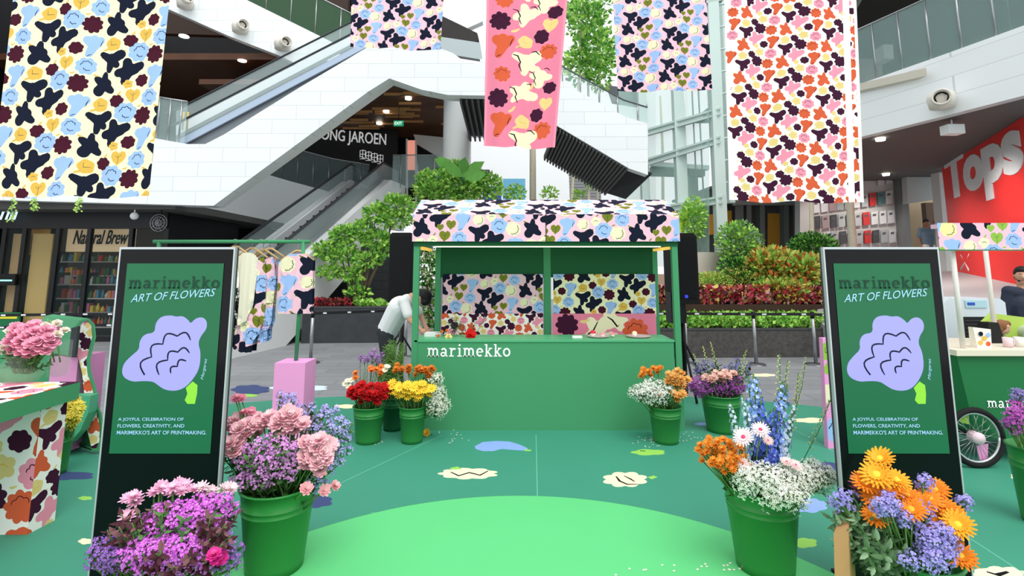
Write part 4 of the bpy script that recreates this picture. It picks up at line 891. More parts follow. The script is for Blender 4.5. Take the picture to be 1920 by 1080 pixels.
# ---------------------------------------------------------------- shop on the west side
def shop():
    Y = 12.5; zc = 3.1; fr = mat('shop_frame', (24, 25, 27), rough=.4)
    xs = [at(p, 600, Y).x for p in (-120, -10, 28, 92, 152, 232, 300)]
    t = thing('shopfront', 'dark framed glass shopfront with shelves behind it under the white landing', 'shop', (-9.5, Y, 0))
    mb = MB(); mb.box(xs[0], xs[-1], Y-.05, Y+.12, 2.72, zc+.35, fr); mb.build('fascia', t)
    for x in xs: mb = MB(); mb.box(x-.05, x+.05, Y-.04, Y+.06, 0, 2.72, fr); mb.build('mullion', t)
    mb = MB(); mb.box(xs[0], xs[-1], Y-.03, Y+.05, 0, .12, fr); mb.build('sill', t)
    for a, b in zip(xs[1:], xs[2:]): mb = MB(); mb.box(a+.05, b-.05, Y, Y+.015, .12, 2.72, shopglass); mb.build('glass_pane', t)
    mb = MB(); mb.box(xs[0], xs[-1], 15.6, 15.7, 0, 3.1, mat('shop_back', (88, 80, 70), rough=.7)); mb.build('back_wall', t)
    mb = MB(); mb.box(xs[-1]-.05, xs[-1]+.02, Y, 15.7, 0, 3.1, fr); mb.build('side_wall', t)
    for k, (x, w, m, nm) in enumerate([(xs[1]+.1, .35, (190, 160, 110), 'timber'), (xs[2]+.1, .5, (206, 178, 110), 'sand')]):
        mb = MB(); mb.box(x, x+w, Y+.1, Y+.14, .3, 2.6, mat('panel_'+nm, m)); mb.build('window_panel', t)
    return Y, xs
SY, SX = shop()
mb = MB(); place2d(mb, text2d('Natural Brew', .01, .35), at(137, 458, 12.9), (1, 0, 0), (0, 0, 1), mat('sign_ink', (14, 13, 14)), at(240, 458, 12.9).x-at(137, 458, 12.9).x, .36, .02)
p = at(128, 425, 13); q = at(250, 472, 13); mb.box(p.x, q.x, 13, 13.05, q.z, p.z, mat('lit_panel', (214, 190, 150), emit=.35))
mb.build('shop_sign', label='handwritten dark Natural Brew lettering on a lit panel in the shop', cat='sign')
mb = MB(); p = at(60, 425, 12.75); q = at(88, 478, 12.75); mb.box(p.x, q.x, 12.75, 12.78, q.z, p.z, mat('yellow_card', (214, 160, 60)))
mb.build('window_card', label='yellow card hanging in the shop window', cat='card')
mb = MB(); p = at(0, 515, 12.4); q = at(30, 535, 12.4); mb.box(p.x, q.x, 12.35, 12.4, q.z-.0, p.z+.02, black); mb.box(p.x+.06, q.x-.06, 12.34, 12.35, q.z+.1, p.z-.12, mat('cyan_lit', (150, 235, 225), emit=.9))
mb.build('door_display', label='small black display box with a pale cyan light on the shop door', cat='display')
mb = MB(); p = at(0, 590, 12.35); q = at(27, 655, 12.35); mb.box(p.x-.4, q.x, 12.38, 12.42, q.z, p.z+.05, mat('green_notice', (30, 110, 70))); mb.box(p.x-.3, q.x-.05, 12.365, 12.38, q.z+.12, q.z+.45, mat('notice_white', (206, 206, 210))); mb.box(p.x-.3, q.x-.05, 12.365, 12.38, p.z-.1, p.z, mat('notice_yellow', (220, 214, 60)))
mb.build('notice_board', label='green notice with a pale square and yellow heading on the shop door', cat='notice')
mb = MB(); place2d(mb, text2d('rm', .01, .4), at(0, 412, 12.35), (1, 0, 0), (0, 0, 1), mat('cyan_text', (205, 235, 255), emit=1.0), .42, .28, .02)
mb.build('shop_sign', label='glowing pale script rm at the edge of the shop fascia', cat='sign')
mb = MB(); place2d(mb, text2d('GOURMET  MARKET', .0), at(40, 392, 12.42), (1, 0, 0), (0, 0, 1), mat('fascia_text', (74, 76, 78)), 2.0, .18, .01) if False else None
# shelves and products
shelf_m = mat('shelf_white', (196, 196, 190), rough=.5)
pcol = [(196, 60, 50), (226, 200, 90), (70, 120, 70), (220, 222, 220), (90, 150, 170), (200, 120, 150), (230, 140, 60), (60, 80, 60)]
pn = ['red', 'yellow', 'green', 'white', 'teal', 'pink', 'orange', 'dark green']
for u, (xa, xb, zs, ysh) in enumerate([(at(150, 600, 13.4).x, at(228, 600, 13.4).x, (.25, .62, .98, 1.34), 13.4), (at(96, 600, 13.4).x, at(148, 600, 13.4).x, (.25, .62, .98, 1.34), 13.4), (at(100, 520, 14.6).x, at(230, 520, 14.6).x, (1.55, 1.95), 14.6)]):
    t = thing('shop_shelf', ['shop shelving unit behind the glass nearest the digital sign', 'shop shelving unit behind the middle glass of the shopfront', 'high wall shelf deeper in the shop below the lit panel'][u], 'shelf', ((xa+xb)/2, ysh, 0))
    for z in zs: mb = MB(); mb.box(xa, xb, ysh, ysh+.4, z-.03, z, shelf_m); mb.build('board', t)
    for x in (xa, xb): mb = MB(); mb.box(x-.02, x+.02, ysh, ysh+.4, 0, zs[-1]+.3, mat('shelf_side', (60, 60, 60))); mb.build('side_panel', t)
    for zi, z in enumerate(zs):
        x = xa+.06
        while x < xb-.1:
            w = R.uniform(.07, .11); h = R.uniform(.14, .26); k = R.randrange(8); mb = MB(); m = mat('product_'+pn[k], pcol[k], rough=.4)
            if R.random() < .5: mb.box(x, x+w-.01, ysh+.05, ysh+.2, z, z+h, m); nm = 'food_box'
            else: mb.lathe([(0, 0), (w*.45, 0), (w*.45, h*.6), (w*.2, h*.8), (w*.2, h), (0, h)], (x+w*.5, ysh+.12, z), m, 10); nm = 'bottle'
            mb.build(nm, label='%s %s on the %s' % (pn[k], nm.replace('_', ' '), ['shelving unit nearest the digital sign', 'shelving unit behind the middle shop glass', 'high wall shelf deep in the shop'][u]), cat=nm.replace('_', ' '), group='%s %s on shop shelf %s' % (pn[k], nm.replace('_', ' '), 'abc'[u])); x += w+.015
for k, (x, y) in enumerate([(at(150, 410, 13.6).x, 13.6), (at(215, 410, 14.2).x, 14.2)]):
    mb = MB(); mb.box(x-.5, x+.5, y, y+.08, 2.98, 3.03, lamp_on); mb.tube([(x, y+.04, 3.03), (x, y+.04, 3.12)], .01, black, 5)
    mb.build('strip_light', label=['lit strip lamp under the shop ceiling above the middle glass', 'lit strip lamp deeper in the shop near the lettering'][k], cat='light')
for k, (px, py) in enumerate([(252, 405), (298, 418)]):
    Y = 11.9; p = at(px, py, Y); t = thing(['security_camera', 'ceiling_fan'][k], ['small white dome camera hanging over the shopfront', 'round caged fan fixed over the shopfront by the clothes rail'][k], ['camera', 'fan'][k], p)
    if k == 0:
        mb = MB(); mb.ball(p, .09, plainwhite, 14, 10); mb.build('dome', t); mb = MB(); mb.tube([p, (p.x, Y, 3.5)], .015, plainwhite, 6); mb.build('bracket', t)
    else:
        mb = MB()
        for r in (.2, .14, .07): mb.tube([p+Vector((r*math.cos(a*.3142), -.03*(1-r*3), r*math.sin(a*.3142))) for a in range(21)], .006, chrome, 5)
        for a in range(10): mb.tube([p+Vector((0, -.05, 0)), p+Vector((.2*math.cos(a*.628), 0, .2*math.sin(a*.628)))], .004, chrome, 4)
        mb.build('cage', t); mb = MB()
        for a in range(3): an = a*2.09; mb.prism([p+Vector((0, .02, 0)), p+Vector((.17*math.cos(an), .04, .17*math.sin(an))), p+Vector((.15*math.cos(an+.6), .02, .15*math.sin(an+.6)))], (0, .01, 0), darkstone)
        mb.build('blades', t); mb = MB(); mb.tube([p+Vector((0, .05, 0)), (p.x, Y+.05, 3.5)], .02, black, 6); mb.build('bracket', t)
# ---------------------------------------------------------------- planters
def planter(name, label, pts, z0, z1, capm, bodym, soilm, capw=.12, caph=.05):
    """pts: closed outline on plan"""
    t = thing(name, label, 'planter', (sum(p[0] for p in pts)/len(pts), sum(p[1] for p in pts)/len(pts), 0))
    mb = MB(); mb.prism([(x, y, z0) for x, y in pts], (0, 0, z1-z0-.04), bodym); mb.build('wall', t)
    cx = sum(p[0] for p in pts)/len(pts); cy = sum(p[1] for p in pts)/len(pts)
    mb = MB(); n = len(pts); inn = [(x+(cx-x)*capw/2, y+(cy-y)*capw) for x, y in pts]
    top = [(x, y, z1) for x, y in pts]+[(x, y, z1) for x, y in inn]+[(x, y, z1-.06) for x, y in pts]
    mb.add(top, [(i, (i+1) % n, (i+1) % n+n, i+n) for i in range(n)]+[((i+1) % n, i, i+2*n, (i+1) % n+2*n) for i in range(n)], capm); mb.build('coping', t)
    mb = MB(); mb.prism([(x, y, z1-.06) for x, y in inn], (0, 0, .03), soilm); mb.build('soil', t)
    return t
soil = mat('soil', (64, 48, 38), rough=.9)
xl, xr = -4.0, -2.0
planter('planter', 'dark stone planter with a leafy tree behind the clothes rail', [(-4.95, 12.2), (-2.9, 12.3), (-2.9, 13.4), (-4.95, 13.4)], 0, .85, curbstone, darkstone, soil)
planter('planter', 'long low dark stone planter full of red and green plants', [(2.2, 10.2), (9.4, 10.4), (9.4, 12.8), (2.2, 12.8)], 0, .57, curbstone, mat('curb_rough', (80, 78, 76), rough=.9, noise=.6, nscale=14, bump=.6), soil, .02)
mb = MB(); mb.prism([(2.5, 11.5, .54), (9.2, 11.5, .54), (9.2, 12.75, .54), (2.5, 12.75, .54)], (0, 0, .4), soil); mb.build('raised_bed', label='raised soil bed behind the low green ground cover', cat='bed')
mb = MB(); mb.prism([(3.0, 12.85, 0), (9.4, 12.85, 0), (9.4, 13.6, 0), (3.0, 13.6, 0)], (0, 0, 1.6), mat('terracotta_wall', (176, 150, 130), rough=.8)); mb.build('retaining_wall', label='low brown retaining wall behind the pink foliage', cat='wall')
mb = MB(); p = at(1305, 505, 13); q = at(1392, 473, 13); mb.box(p.x, q.x, 12.9, 13.5, 1.602, q.z, mat('planter_beige', (196, 190, 176), rough=.7)); mb.build('planter_box', label='beige planter box standing on the brown retaining wall', cat='planter')
mb = MB(); p = at(1392, 505, 13); q = at(1400, 482, 13); mb.box(p.x+.03, q.x+1.3, 12.9, 13.5, 1.602, q.z, mat('planter_taupe', (136, 124, 112), rough=.7)); mb.build('planter_box', label='taupe planter box beside the beige one on the retaining wall', cat='planter')
# ---------------------------------------------------------------- foliage
def leafquad(mb, p, d, s, m):
    d = d.normalized(); u = d.cross(Vector((R.uniform(-1, 1), R.uniform(-1, 1), R.uniform(-1, 1)))).normalized(); w = u*s*.32; k = d.cross(u)*s*.08
    mb.add([p, p+d*s*.45+w+k, p+d*s, p+d*s*.45-w+k], [(0, 1, 2, 3)], m)
def foliage(mb, c0, r, n, s, mats, up=.3):
    c0 = Vector(c0)
    for _ in range(n):
        v = Vector((R.gauss(0, 1), R.gauss(0, 1), R.gauss(0, 1))).normalized(); k = R.random()**.4
        p = c0+Vector((v.x*r[0], v.y*r[1], v.z*r[2]))*k
        d = v+Vector((R.uniform(-.8, .8), R.uniform(-.8, .8), R.uniform(-.5, .5)+up)); leafquad(mb, p, d, s*R.uniform(.7, 1.3), R.choice(mats))
def bush(name, label, blobs, Y, s, mats, n, stems=0, cat='plant', rd=.6, zb=None, kind=None):
    """blobs: pixel ellipses (px,py,rx,ry)"""
    mb = MB(); cs = []
    tot = sum(b[2]*b[3] for b in blobs)
    for b in blobs:
        p = at(b[0], b[1], Y+(b[4] if len(b) > 4 else 0)); k = 1/ppm(Y, p.z); foliage(mb, p, (b[2]*k, b[2]*k*rd, b[3]*k), int(n*b[2]*b[3]/tot), s, mats); cs.append(p)
    zmin = min(v.z for v in mb.v) if zb is None else zb
    base = Vector((sum(p.x for p in cs)/len(cs), Y, zmin)); t = thing(name, label, cat, base)
    mb.build('foliage', t)
    if stems:
        mb = MB()
        for p in cs[:stems]:
            j = Vector((R.uniform(-.08, .08), R.uniform(-.05, .05), 0)); mid = base.lerp(p, .5)+Vector((0, 0, -.1)); mb.tube([base+j, mid+j, p], [.035, .025, .01], mat('brown_bark', (96, 84, 68), rough=.8), 6)
        mb.build('stems', t)
    return t
bush('leafy_tree', 'leafy green tree growing in the dark stone planter behind the clothes rail', [(745, 385, 34, 18), (705, 400, 26, 14), (740, 412, 34, 12), (680, 432, 24, 16), (645, 440, 26, 16), (705, 450, 32, 16), (640, 478, 34, 12), (690, 488, 30, 12), (662, 515, 20, 14), (672, 548, 22, 10), (720, 470, 20, 10), (650, 460, 16, 8), (610, 470, 22, 16), (620, 510, 22, 12)], 12.8, .13, [lf1, lf1, lf2, lf4, lf4], 3300, 9, 'tree', .5, .82)
bush('leafy_shrub', 'wide leafy shrub rising behind the stall roof', [(860, 345, 60, 34), (820, 360, 45, 20), (905, 350, 38, 26), (850, 320, 25, 18), (800, 340, 20, 20)], 13.4, .12, [lf1, lf2, lf1, lf4, lf4], 3400, 4, 'shrub', .7, 0)
bush('leafy_shrub', 'low leafy shrub seen between the stall post and the bending person', [(800, 500, 22, 40), (806, 560, 16, 40), (795, 450, 14, 20), (806, 610, 14, 22)], 9.4, .08, [lf1, lf2, lf3, bark], 1300, 2, 'shrub', .7, 0)
t = thing('broadleaf_plant', 'plant with broad dark glossy leaves above the leafy shrub', 'plant', at(868, 330, 12.0))
for k, (px, py, dx, dz, L) in enumerate([(832, 305, -.35, .1, .5), (868, 312, .1, .3, .5), (885, 318, .45, .25, .75), (890, 330, .5, .05, .6), (850, 318, -.4, .3, .6)]):
    p = at(870, 345, 12); d = Vector((dx, -.2, dz)).normalized(); q = at(px, py, 11.9); mb = MB(); sd = Vector((-d.z, 0, d.x))
    mb.prism([q-d*L*.5, q-d*L*.2+sd*.13, q+d*L*.2+sd*.14, q+d*L*.5, q+d*L*.2-sd*.14, q-d*L*.2-sd*.13], (0, .006, 0), lf2); mb.tube([p, q-d*L*.45], .012, lf3, 5); mb.build('leaf', t)
# trees beyond
def thintree(label, px, y0, y1, Y, w, blobs, n, s=.14, mats=(lf1, lf4, lf2)):
    a, b = at(px[0], y0, Y), at(px[1], y1, Y); t = thing('slender_tree', label, 'tree', (b.x, Y, 0)); mb = MB(); mb.tube([(b.x, Y, 0), (b.x, Y, max(.1, b.z)), a.lerp(b, .5)+Vector((.04, 0, 0)), a], [w*1.1, w, w*.85, w*.7], bark, 8); mb.build('trunk', t)
    if blobs:
        mb = MB(); tot = sum(q[2]*q[3] for q in blobs)
        for q in blobs: p = at(q[0], q[1], Y); k = 1/ppm(Y, p.z); foliage(mb, p, (q[2]*k, q[2]*k*.8, q[3]*k), int(n*q[2]*q[3]/tot), s, list(mats))
        mb.build('foliage', t)
thintree('pale trunk of a tree rising behind the rose banner', (994, 999), -20, 372, 15, .1, None, 0)
thintree('slender pale tree with bright leaves beside the rose banner', (1092, 1072), -20, 372, 17, .05, [(1100, 40, 40, 40), (1115, 90, 40, 50), (1085, 120, 26, 40), (1125, 140, 26, 30), (1110, 10, 40, 20)], 1700, .19)
thintree('slender tree in front of the grey louvres', (1098, 1104), -20, 372, 18, .05, [(1085, 325, 14, 12), (1110, 345, 12, 10), (1080, 20, 30, 30)], 500, .13)
thintree('second slender tree in front of the grey louvres', (1124, 1120), -20, 372, 18.4, .045, [(1130, 100, 20, 40)], 500, .14)
thintree('thin trunk seen through the lift glass', (1238, 1243), 180, 380, 19, .06, None, 0)
thintree('pale thin trunk under the tall white banner, further from the dark sign', (1512, 1524), 250, 500, 12.4, .06, None, 0)
thintree('thick pale trunk under the tall white banner by the wall posters', (1578, 1603), 250, 520, 12.2, .1, None, 0)
bush('leafy_shrub', 'small green shrub at the foot of the far pale building', [(1030, 362, 16, 10), (965, 362, 20, 16), (1085, 366, 12, 8)], 14, .1, [lf1, lf4], 400, 0, 'shrub')
# right planter plants
for k, (px, py, rx, ry, Y, lab, mats, s, n) in enumerate([
    (1385, 455, 42, 40, 12.5, 'airy light green shrub between the lift column and the red croton', [lf1, lf4, lf9], .09, 1400),
    (1400, 500, 55, 22, 12.3, 'low mid green shrub under the airy one', [lf1, lf2, lf3], .08, 900),
    (1525, 465, 46, 28, 12.4, 'dense round green shrub beside the dark sign', [lf1, lf2, lf3], .08, 2000),
    (1335, 530, 40, 20, 12.1, 'yellow green moss like mound behind the stall speaker', [lf7, lf4, lf1], .05, 1500),
    (1385, 525, 42, 24, 12.1, 'rounded olive green mound in the bed', [lf7, lf1, lf3], .05, 1600),
    (1300, 410, 24, 40, 13.9, 'bright green shrub behind the loudspeaker', [lf4, lf1], .1, 700)]):
    bush('leafy_shrub', lab, [(px, py, rx, ry)], Y, s*1.1, mats, n, 1, 'shrub', .5, 1.66 if Y > 13 else .92)
for k, (px, py, rx, ry, lab) in enumerate([(1450, 500, 52, 32, 'red and yellow croton in the middle of the bed'), (1510, 510, 50, 30, 'red and yellow croton next to the dark sign'), (1470, 545, 60, 18, 'low croton with broad yellow leaves at the bed centre')]):
    bush('croton_plant', lab, [(px, py, rx, ry)], 12.1-.1*k, .15, [lf7, lf7, lf4, mat('leaf_orange', (206, 110, 60)), lf1], 1500, 1, 'plant', .4, .92)
def cover(name, label, x0, x1, y0, y1, z0, z1, n, s, mats):
    mb = MB()
    for _ in range(n): p = Vector((R.uniform(x0, x1), R.uniform(y0, y1), R.uniform(z0, z1))); leafquad(mb, p, Vector((R.uniform(-1, 1), R.uniform(-1, .6), R.uniform(.2, 1))), s*R.uniform(.7, 1.3), R.choice(mats))
    return mb.build(name, label=label, cat='plants', kind='stuff')
cover('ground_cover_leaves', 'bright green ground cover filling the front of the long bed', 2.4, 9.2, 10.35, 11.55, .54, .76, 10000, .1, [lf4, lf1, lf1])
cover('coleus_foliage', 'band of crimson and pink foliage behind the bright ground cover', 2.6, 9.2, 11.6, 12.1, .93, 1.3, 8000, .12, [lf5, lf6, lf5, mat('leaf_rose', (206, 96, 110)), lf8, lf7])
cover('coleus_foliage', 'upper band of crimson foliage near the dark sign', 7.4, 9.2, 11.8, 12.3, 1.1, 1.7, 2600, .12, [lf5, lf6, lf5, lf8])
cover('coleus_foliage', 'short red and brown foliage in the planter behind the clothes rail', -4.9, -3.9, 12.3, 12.8, .82, .98, 900, .1, [lf5, lf8, mat('leaf_brown', (130, 70, 50))])
cover('ground_cover_leaves', 'patch of green leaves in the dark stone planter', -3.8, -3.1, 12.35, 12.8, .82, .96, 500, .09, [lf1, lf4])
t = thing('banana_plant', 'single upright bright banana leaf behind the stall speaker', 'plant', (at(1270, 480, 13.9).x, 13.9, 0))
mb = MB(); a, b = at(1268, 440, 13.9), at(1292, 392, 13.9); d = b-a; sd = Vector((-d.z, 0, d.x)).normalized()*.16
mb.prism([a, a+d*.3+sd, a+d*.7+sd*.9, b, a+d*.8-sd*.4, a+d*.3-sd], (0, .01, 0), mat('leaf_banana', (196, 224, 70))); mb.build('leaf', t); mb = MB(); mb.tube([(a.x, 13.9, 0), a], .03, lf4, 6); mb.build('stem', t)
# ---------------------------------------------------------------- print covered table, bottom corner
def table():
    t = thing('display_table', 'green edged table with flower printed top and legs, holding the pink flower vase', 'table', (-3.8, 3.4, 0))
    zt = .92; P = [atz(151, 716, zt), atz(0, 757, zt)]; dirx = (P[1]-P[0]).normalized()
    a = P[0]; b = a+dirx*1.75; dn = Vector((-1, -.04, 0)).normalized(); wdt = 1.3
    cn = [a, b, b+dn*wdt, a+dn*wdt]
    # top
    L1 = (b-a).length
    mb = MB(); printed(mb, [(0, 0), (L1, 0), (L1, wdt), (0, wdt)], pattern(L1, wdt, .0017, PAL_W, 0, 0), c['cloth_white'], lambda u, v: a+dirx*u+dn*v+Vector((0, 0, .002))); mb.build('printed_top', t)
    mb = MB(); mb.prism(cn, (0, 0, -.115), green); mb.build('tabletop', t)
    z1 = zt-.115
    # leg panels: front face (two facets)
    f0 = Vector((a.x-.16, a.y+.06, 0)); 
    c1 = atz(113, 758, z1); c2 = atz(62, 772, z1)
    def facet(p, q, o, sc_, name):
        L = (q-p).length; H = z1; e = (q-p).normalized(); mb = MB()
        printed(mb, [(0, 0), (L, 0), (L, H), (0, H)], pattern(L, H, sc_, PAL_W, o, 0), c['cloth_white'], lambda u, v: p+e*u+Vector((0, 0, v))); return mb.build(name, t)
    r = Vector((-3.15, 3.74, 0)); m_ = Vector((-3.16, 3.55, 0)); l_ = m_+Vector((-1.3, -.02, 0))
    l_.z = 0
    facet(m_, r, .1, .0013, 'side_panel'); facet(l_, m_, .0, .0021, 'front_panel')
    e = (r-m_); mb = MB(); mb.prism([m_+Vector((-.02, .02, 0)), r+Vector((-.02, 0, 0)), l_+Vector((0, .22, 0)), l_+Vector((0, .03, 0))], (0, 0, z1), c['cloth_white']); mb.build('leg_core', t)
    return zt
TZ = table()
def vase(px, py, r, h, label, tall=False):
    p = atz(px, py, TZ+.003); p.y += 0; t = thing('glass_vase', label, 'vase', p); gm = mat('vase_glass', (225, 238, 232), rough=.03, alpha=.08, spec=.5)
    mb = MB(); prof = [(0, .004), (r*.8, .004), (r, h*.25), (r, h*.6), (r*.75, h*.9), (r*.8, h)] if not tall else [(0, .004), (r, .004), (r, h)]
    mb.lathe(prof, p, gm, 28); mb.build('glass_wall', t); mb = MB(); mb.lathe([(0, .008), (r*.78, .008), (r*.94, h*.25), (r*.94, h*.55), (0, h*.55)], p, mat('vase_water', (150, 180, 130), rough=.05, alpha=.15), 24); mb.build('water', t)
    return p
VP = vase(38, 716, .125, .19, 'round glass vase of pink flowers on the printed table')
V2 = vase(108, 705, .07, .26, 'tall glass cylinder behind the round flower vase', True)
# ---------------------------------------------------------------- green curved display bench
def bench():
    Y = 5.0; t = thing('display_stand', 'green curved ribbon stand with flower printed side and pink box, behind the printed table', 'stand', (at(150, 760, 5).x, 5.2, 0))
    side = [(137, 668), (136, 640), (141, 618), (152, 604), (165, 601), (174, 610), (176, 632), (170, 655), (165, 675), (167, 700), (174, 722), (180, 745), (180, 762), (186, 776), (190, 800), (190, 828), (184, 842), (172, 842)]
    inner = [(172, 842), (162, 800), (160, 770), (158, 740), (154, 700), (146, 668)]
    full = side+inner
    S3 = [at(x, y, Y) for x, y in full]; x0 = min(p.x for p in S3); z0 = min(p.z for p in S3); W = max(p.x for p in S3)-x0; H = max(p.z for p in S3)-z0
    mb = MB(); printed(mb, ccw([(p.x-x0, p.z-z0) for p in S3]), pattern(W, H, .0011, PAL_W, 0, .1), c['cloth_white'], lambda u, v: Vector((x0+u, Y, z0+v))); mb.build('printed_side', t)
    # ribbon following the outer edge, going back-left
    back = Vector((-.75, .45, 0)); rb = [at(x, y, Y-.02) for x, y in side]; n = len(rb); mb = MB(); th = []
    for i, p in enumerate(rb):
        a, b = rb[max(i-1, 0)], rb[min(i+1, n-1)]; d = (b-a).normalized(); nn = Vector((-d.z, 0, d.x)); th.append(p+nn*.022 if nn.dot(p-at(155, 720, Y)) > 0 else p-nn*.022)
    mb.add(rb+th+[p+back for p in th]+[p+back for p in rb], [(i, i+1, i+1+n, i+n) for i in range(n-1)]+[(i+n, i+1+n, i+1+2*n, i+2*n) for i in range(n-1)]+[(i+3*n, i+1+3*n, i+1, i) for i in range(n-1)], green); mb.build('ribbon_edge', t)
    a, b = at(103, 667, Y+.1), at(162, 667, Y+.1); zb = at(140, 800, Y).z
    mb = MB(); mb.box(a.x+.04, b.x-.01, Y+.02, Y+.35, max(.02, zb-.3), a.z, mat('pink_shade', (226, 150, 200), rough=.6)); mb.build('pink_box', t)
    mb = MB(); q = [(95, 742), (170, 742), (165, 775), (150, 808), (128, 832), (100, 845), (60, 848), (20, 840), (20, 742)]
    mb.prism([at(x, y, Y-.12) for x, y in q], (0, .1, 0), mat('stand_teal', (78, 168, 128), rough=.5)); mb.build('curved_front', t)
    mb = MB(); place2d(mb, text2d('MUSIC', .0, .2), at(100, 822, Y-.13), (1, 0, .25), (0, 0, 1), mat('white_print', (250, 250, 250)), .2, .06); mb.build('lettering', t)
    mb = MB(); a = at(60, 612, Y+.5); b = at(140, 612, Y+.5); mb.box(a.x-.2, b.x, Y+.3, Y+.55, .1, a.z-.02, green); mb.build('back_body', t)
bench()
mb = MB(); q = [at(x, y, 4.9) for x, y in [(128, 668), (134, 615), (146, 612), (140, 668)]]; mb.prism(q, (0, .03, 0), darkstone); mb.build('speaker_panel', label='small dark panel leaning inside the green ribbon stand', cat='panel')
# ---------------------------------------------------------------- printed board behind the other sign
t = thing('printed_board', 'pink board painted with lime, cream and blue flowers behind the dark sign', 'board', at(1560, 845, 5.12))
P = [at(x, y, 5.15) for x, y in [(1553, 845), (1600, 845), (1590, 634), (1542, 634)]]
mb = MB(); W = P[1].x-P[0].x; H = P[3].z-P[0].z
def bl(x, y, r, s, m): return [([(x+p*r, y+q*r) for p, q in pl], m if ro == 'main' else c['black_ink']) for ro, pl in SH[s]]
mot = bl(.05, H*.88, .10, 'leaf2', c['lime'])+bl(.06, H*.72, .07, 'bud', c['lime'])+bl(.05, H*.5, .11, 'ring', c['cream'])+bl(.08, H*.18, .12, 'cloud', c['blue'])+bl(.2, H*.35, .1, 'peony', c['pinkflower'])
printed(mb, [(0, 0), (W, 0), (W, H), (0, H)], mot, pinkbox, sheet(P[0], P[1], P[2], P[3]) if False else (lambda u, v: (P[0]+(P[1]-P[0])*(u/W))*(1-v/H)+(P[3]+(P[2]-P[3])*(u/W))*(v/H)+Vector((0, -.002, 0)))); mb.build('printed_front', t)
mb = MB(); mb.prism(P, (0, .06, 0), pinkbox); mb.build('board', t)
# ---------------------------------------------------------------- bicycle cart
def cart():
    Y = 4.75; zc = .93
    t = thing('vending_cart', 'green bicycle vending cart with spoked wheels and printed canopy', 'cart', (4.6, 4.7, 0))
    A1 = at(1793, 662, Y); x0 = A1.x; x1 = x0+1.9; zb = .22; sl = .25
    mb = MB(); mb.prism([Vector((x0, Y, A1.z-.02)), Vector((x1, Y, A1.z-.02)), Vector((x1, Y, zb)), Vector((x0+.1, Y, zb))], (0, .75, 0), cartgreen); bod = mb.build('body', t)
    mb = MB(); mb.box(x0-.03, x1, Y-.04, Y+.8, A1.z-.02, A1.z+.03, mat('cart_top', (226, 216, 196), rough=.5)); mb.build('worktop', t)
    mb = MB(); a = at(1852, 765, Y-.005); place2d(mb, slab_word('marimekko'), (a.x, Y-.006, a.z), (1, 0, 0), (0, 0, 1), _m['white_print'], .62, .09); mb.build('lettering', bod)
    def wheel(cx, cy, cz, r, nm):
        w_ = MB(); pts = [Vector((cx+r*math.cos(k*math.pi/18), cy, cz+r*math.sin(k*math.pi/18))) for k in range(37)]; w_.tube(pts, .026, blackrub, 8); wh = w_.build('wheel', t)
        w_ = MB(); w_.tube([Vector((cx, cy, cz))+(p-Vector((cx, cy, cz)))*.89 for p in pts], .011, mat('rim_silver', (206, 208, 210), metal=.6, rough=.3), 6); w_.build('rim', wh)
        w_ = MB()
        for k in range(28): an = k*2*math.pi/28; w_.tube([(cx+.04*math.cos(an+.5*(-1)**k), cy+.02*(-1)**k, cz+.04*math.sin(an+.5*(-1)**k)), (cx+r*.89*math.cos(an), cy, cz+r*.89*math.sin(an))], .0022, chrome, 4)
        w_.build('spokes', wh)
        w_ = MB(); w_.tube([(cx, cy-.04, cz), (cx, cy+.04, cz)], .05, mat('hub_pale', (236, 206, 216)), 14); w_.build('hub', wh)
        if nm:
            w_ = MB(); w_.poly([(cx-.10, cy+.03, cz+.12), (cx-.02, cy+.03, cz+.1), (cx-.02, cy+.03, cz+.2), (cx-.12, cy+.03, cz+.18)], c['lime']); w_.poly([(cx+.02, cy+.03, cz-.08), (cx+.13, cy+.03, cz-.06), (cx+.11, cy+.03, cz-.19), (cx+.04, cy+.03, cz-.2)], pinkbox); w_.build('spoke_card', wh)
    wp = Vector((0, Y-.08, 0)); wheel(at(1830, 822, wp.y).x, wp.y, .258, .23, 1)
    w2 = Vector((at(1908, 860, 5.45).x, 5.45, 0)); wheel(w2.x, 5.45, .26, .235, 0)
    mb = MB(); mb.box(at(1830, 822, wp.y).x, at(1830, 822, wp.y).x+.03, wp.y+.02, 5.42, .24, .28, black); mb.build('axle_bar', t)
    for (xa, ya, xb, yb, Yp) in ((1780, 468, 1806, 655, Y+.08), (1843, 470, 1868, 640, Y+.65), (2080, 470, 2100, 640, Y+.1)):
        a, b = at(xa, ya, Yp), at(xb, yb, Yp); mb = MB(); mb.tube([(b.x, Yp, A1.z+.03), (b.x, Yp, a.z+.02)], .022, mat('post_white', (226, 222, 214)), 10); mb.build('post', t)
    p0, p1 = at(1762, 468, Y), at(1762, 418, Y); W, H = 1.9, p1.z-p0.z; palc = [(s, (c['lime'] if m is c['olive'] else m), l) for s, m, l in PAL_P]; palc[3] = ('ring', mat('cloth_lemon', (244, 238, 160), rough=.8), c['ink'])
    mb = MB(); printed(mb, [(0, 0), (W, 0), (W, H), (0, H)], pattern(W, H, .0015, palc, .32, .12), c['cloth_pink'], lambda u, v: Vector((p0.x+u, Y, p0.z+v))); mb.build('canopy_valance', t)
    mb = MB(); mb.box(p0.x+.02, p0.x+W, Y+.01, Y+.1, p1.z-.05, p1.z-.01, c['cloth_pink']); mb.box(p0.x, p0.x+W, Y+.005, Y+.03, p0.z-.01, p0.z+.01, green); mb.build('canopy_top', t)
    return Y, A1.z+.03
KY, KZ = cart()
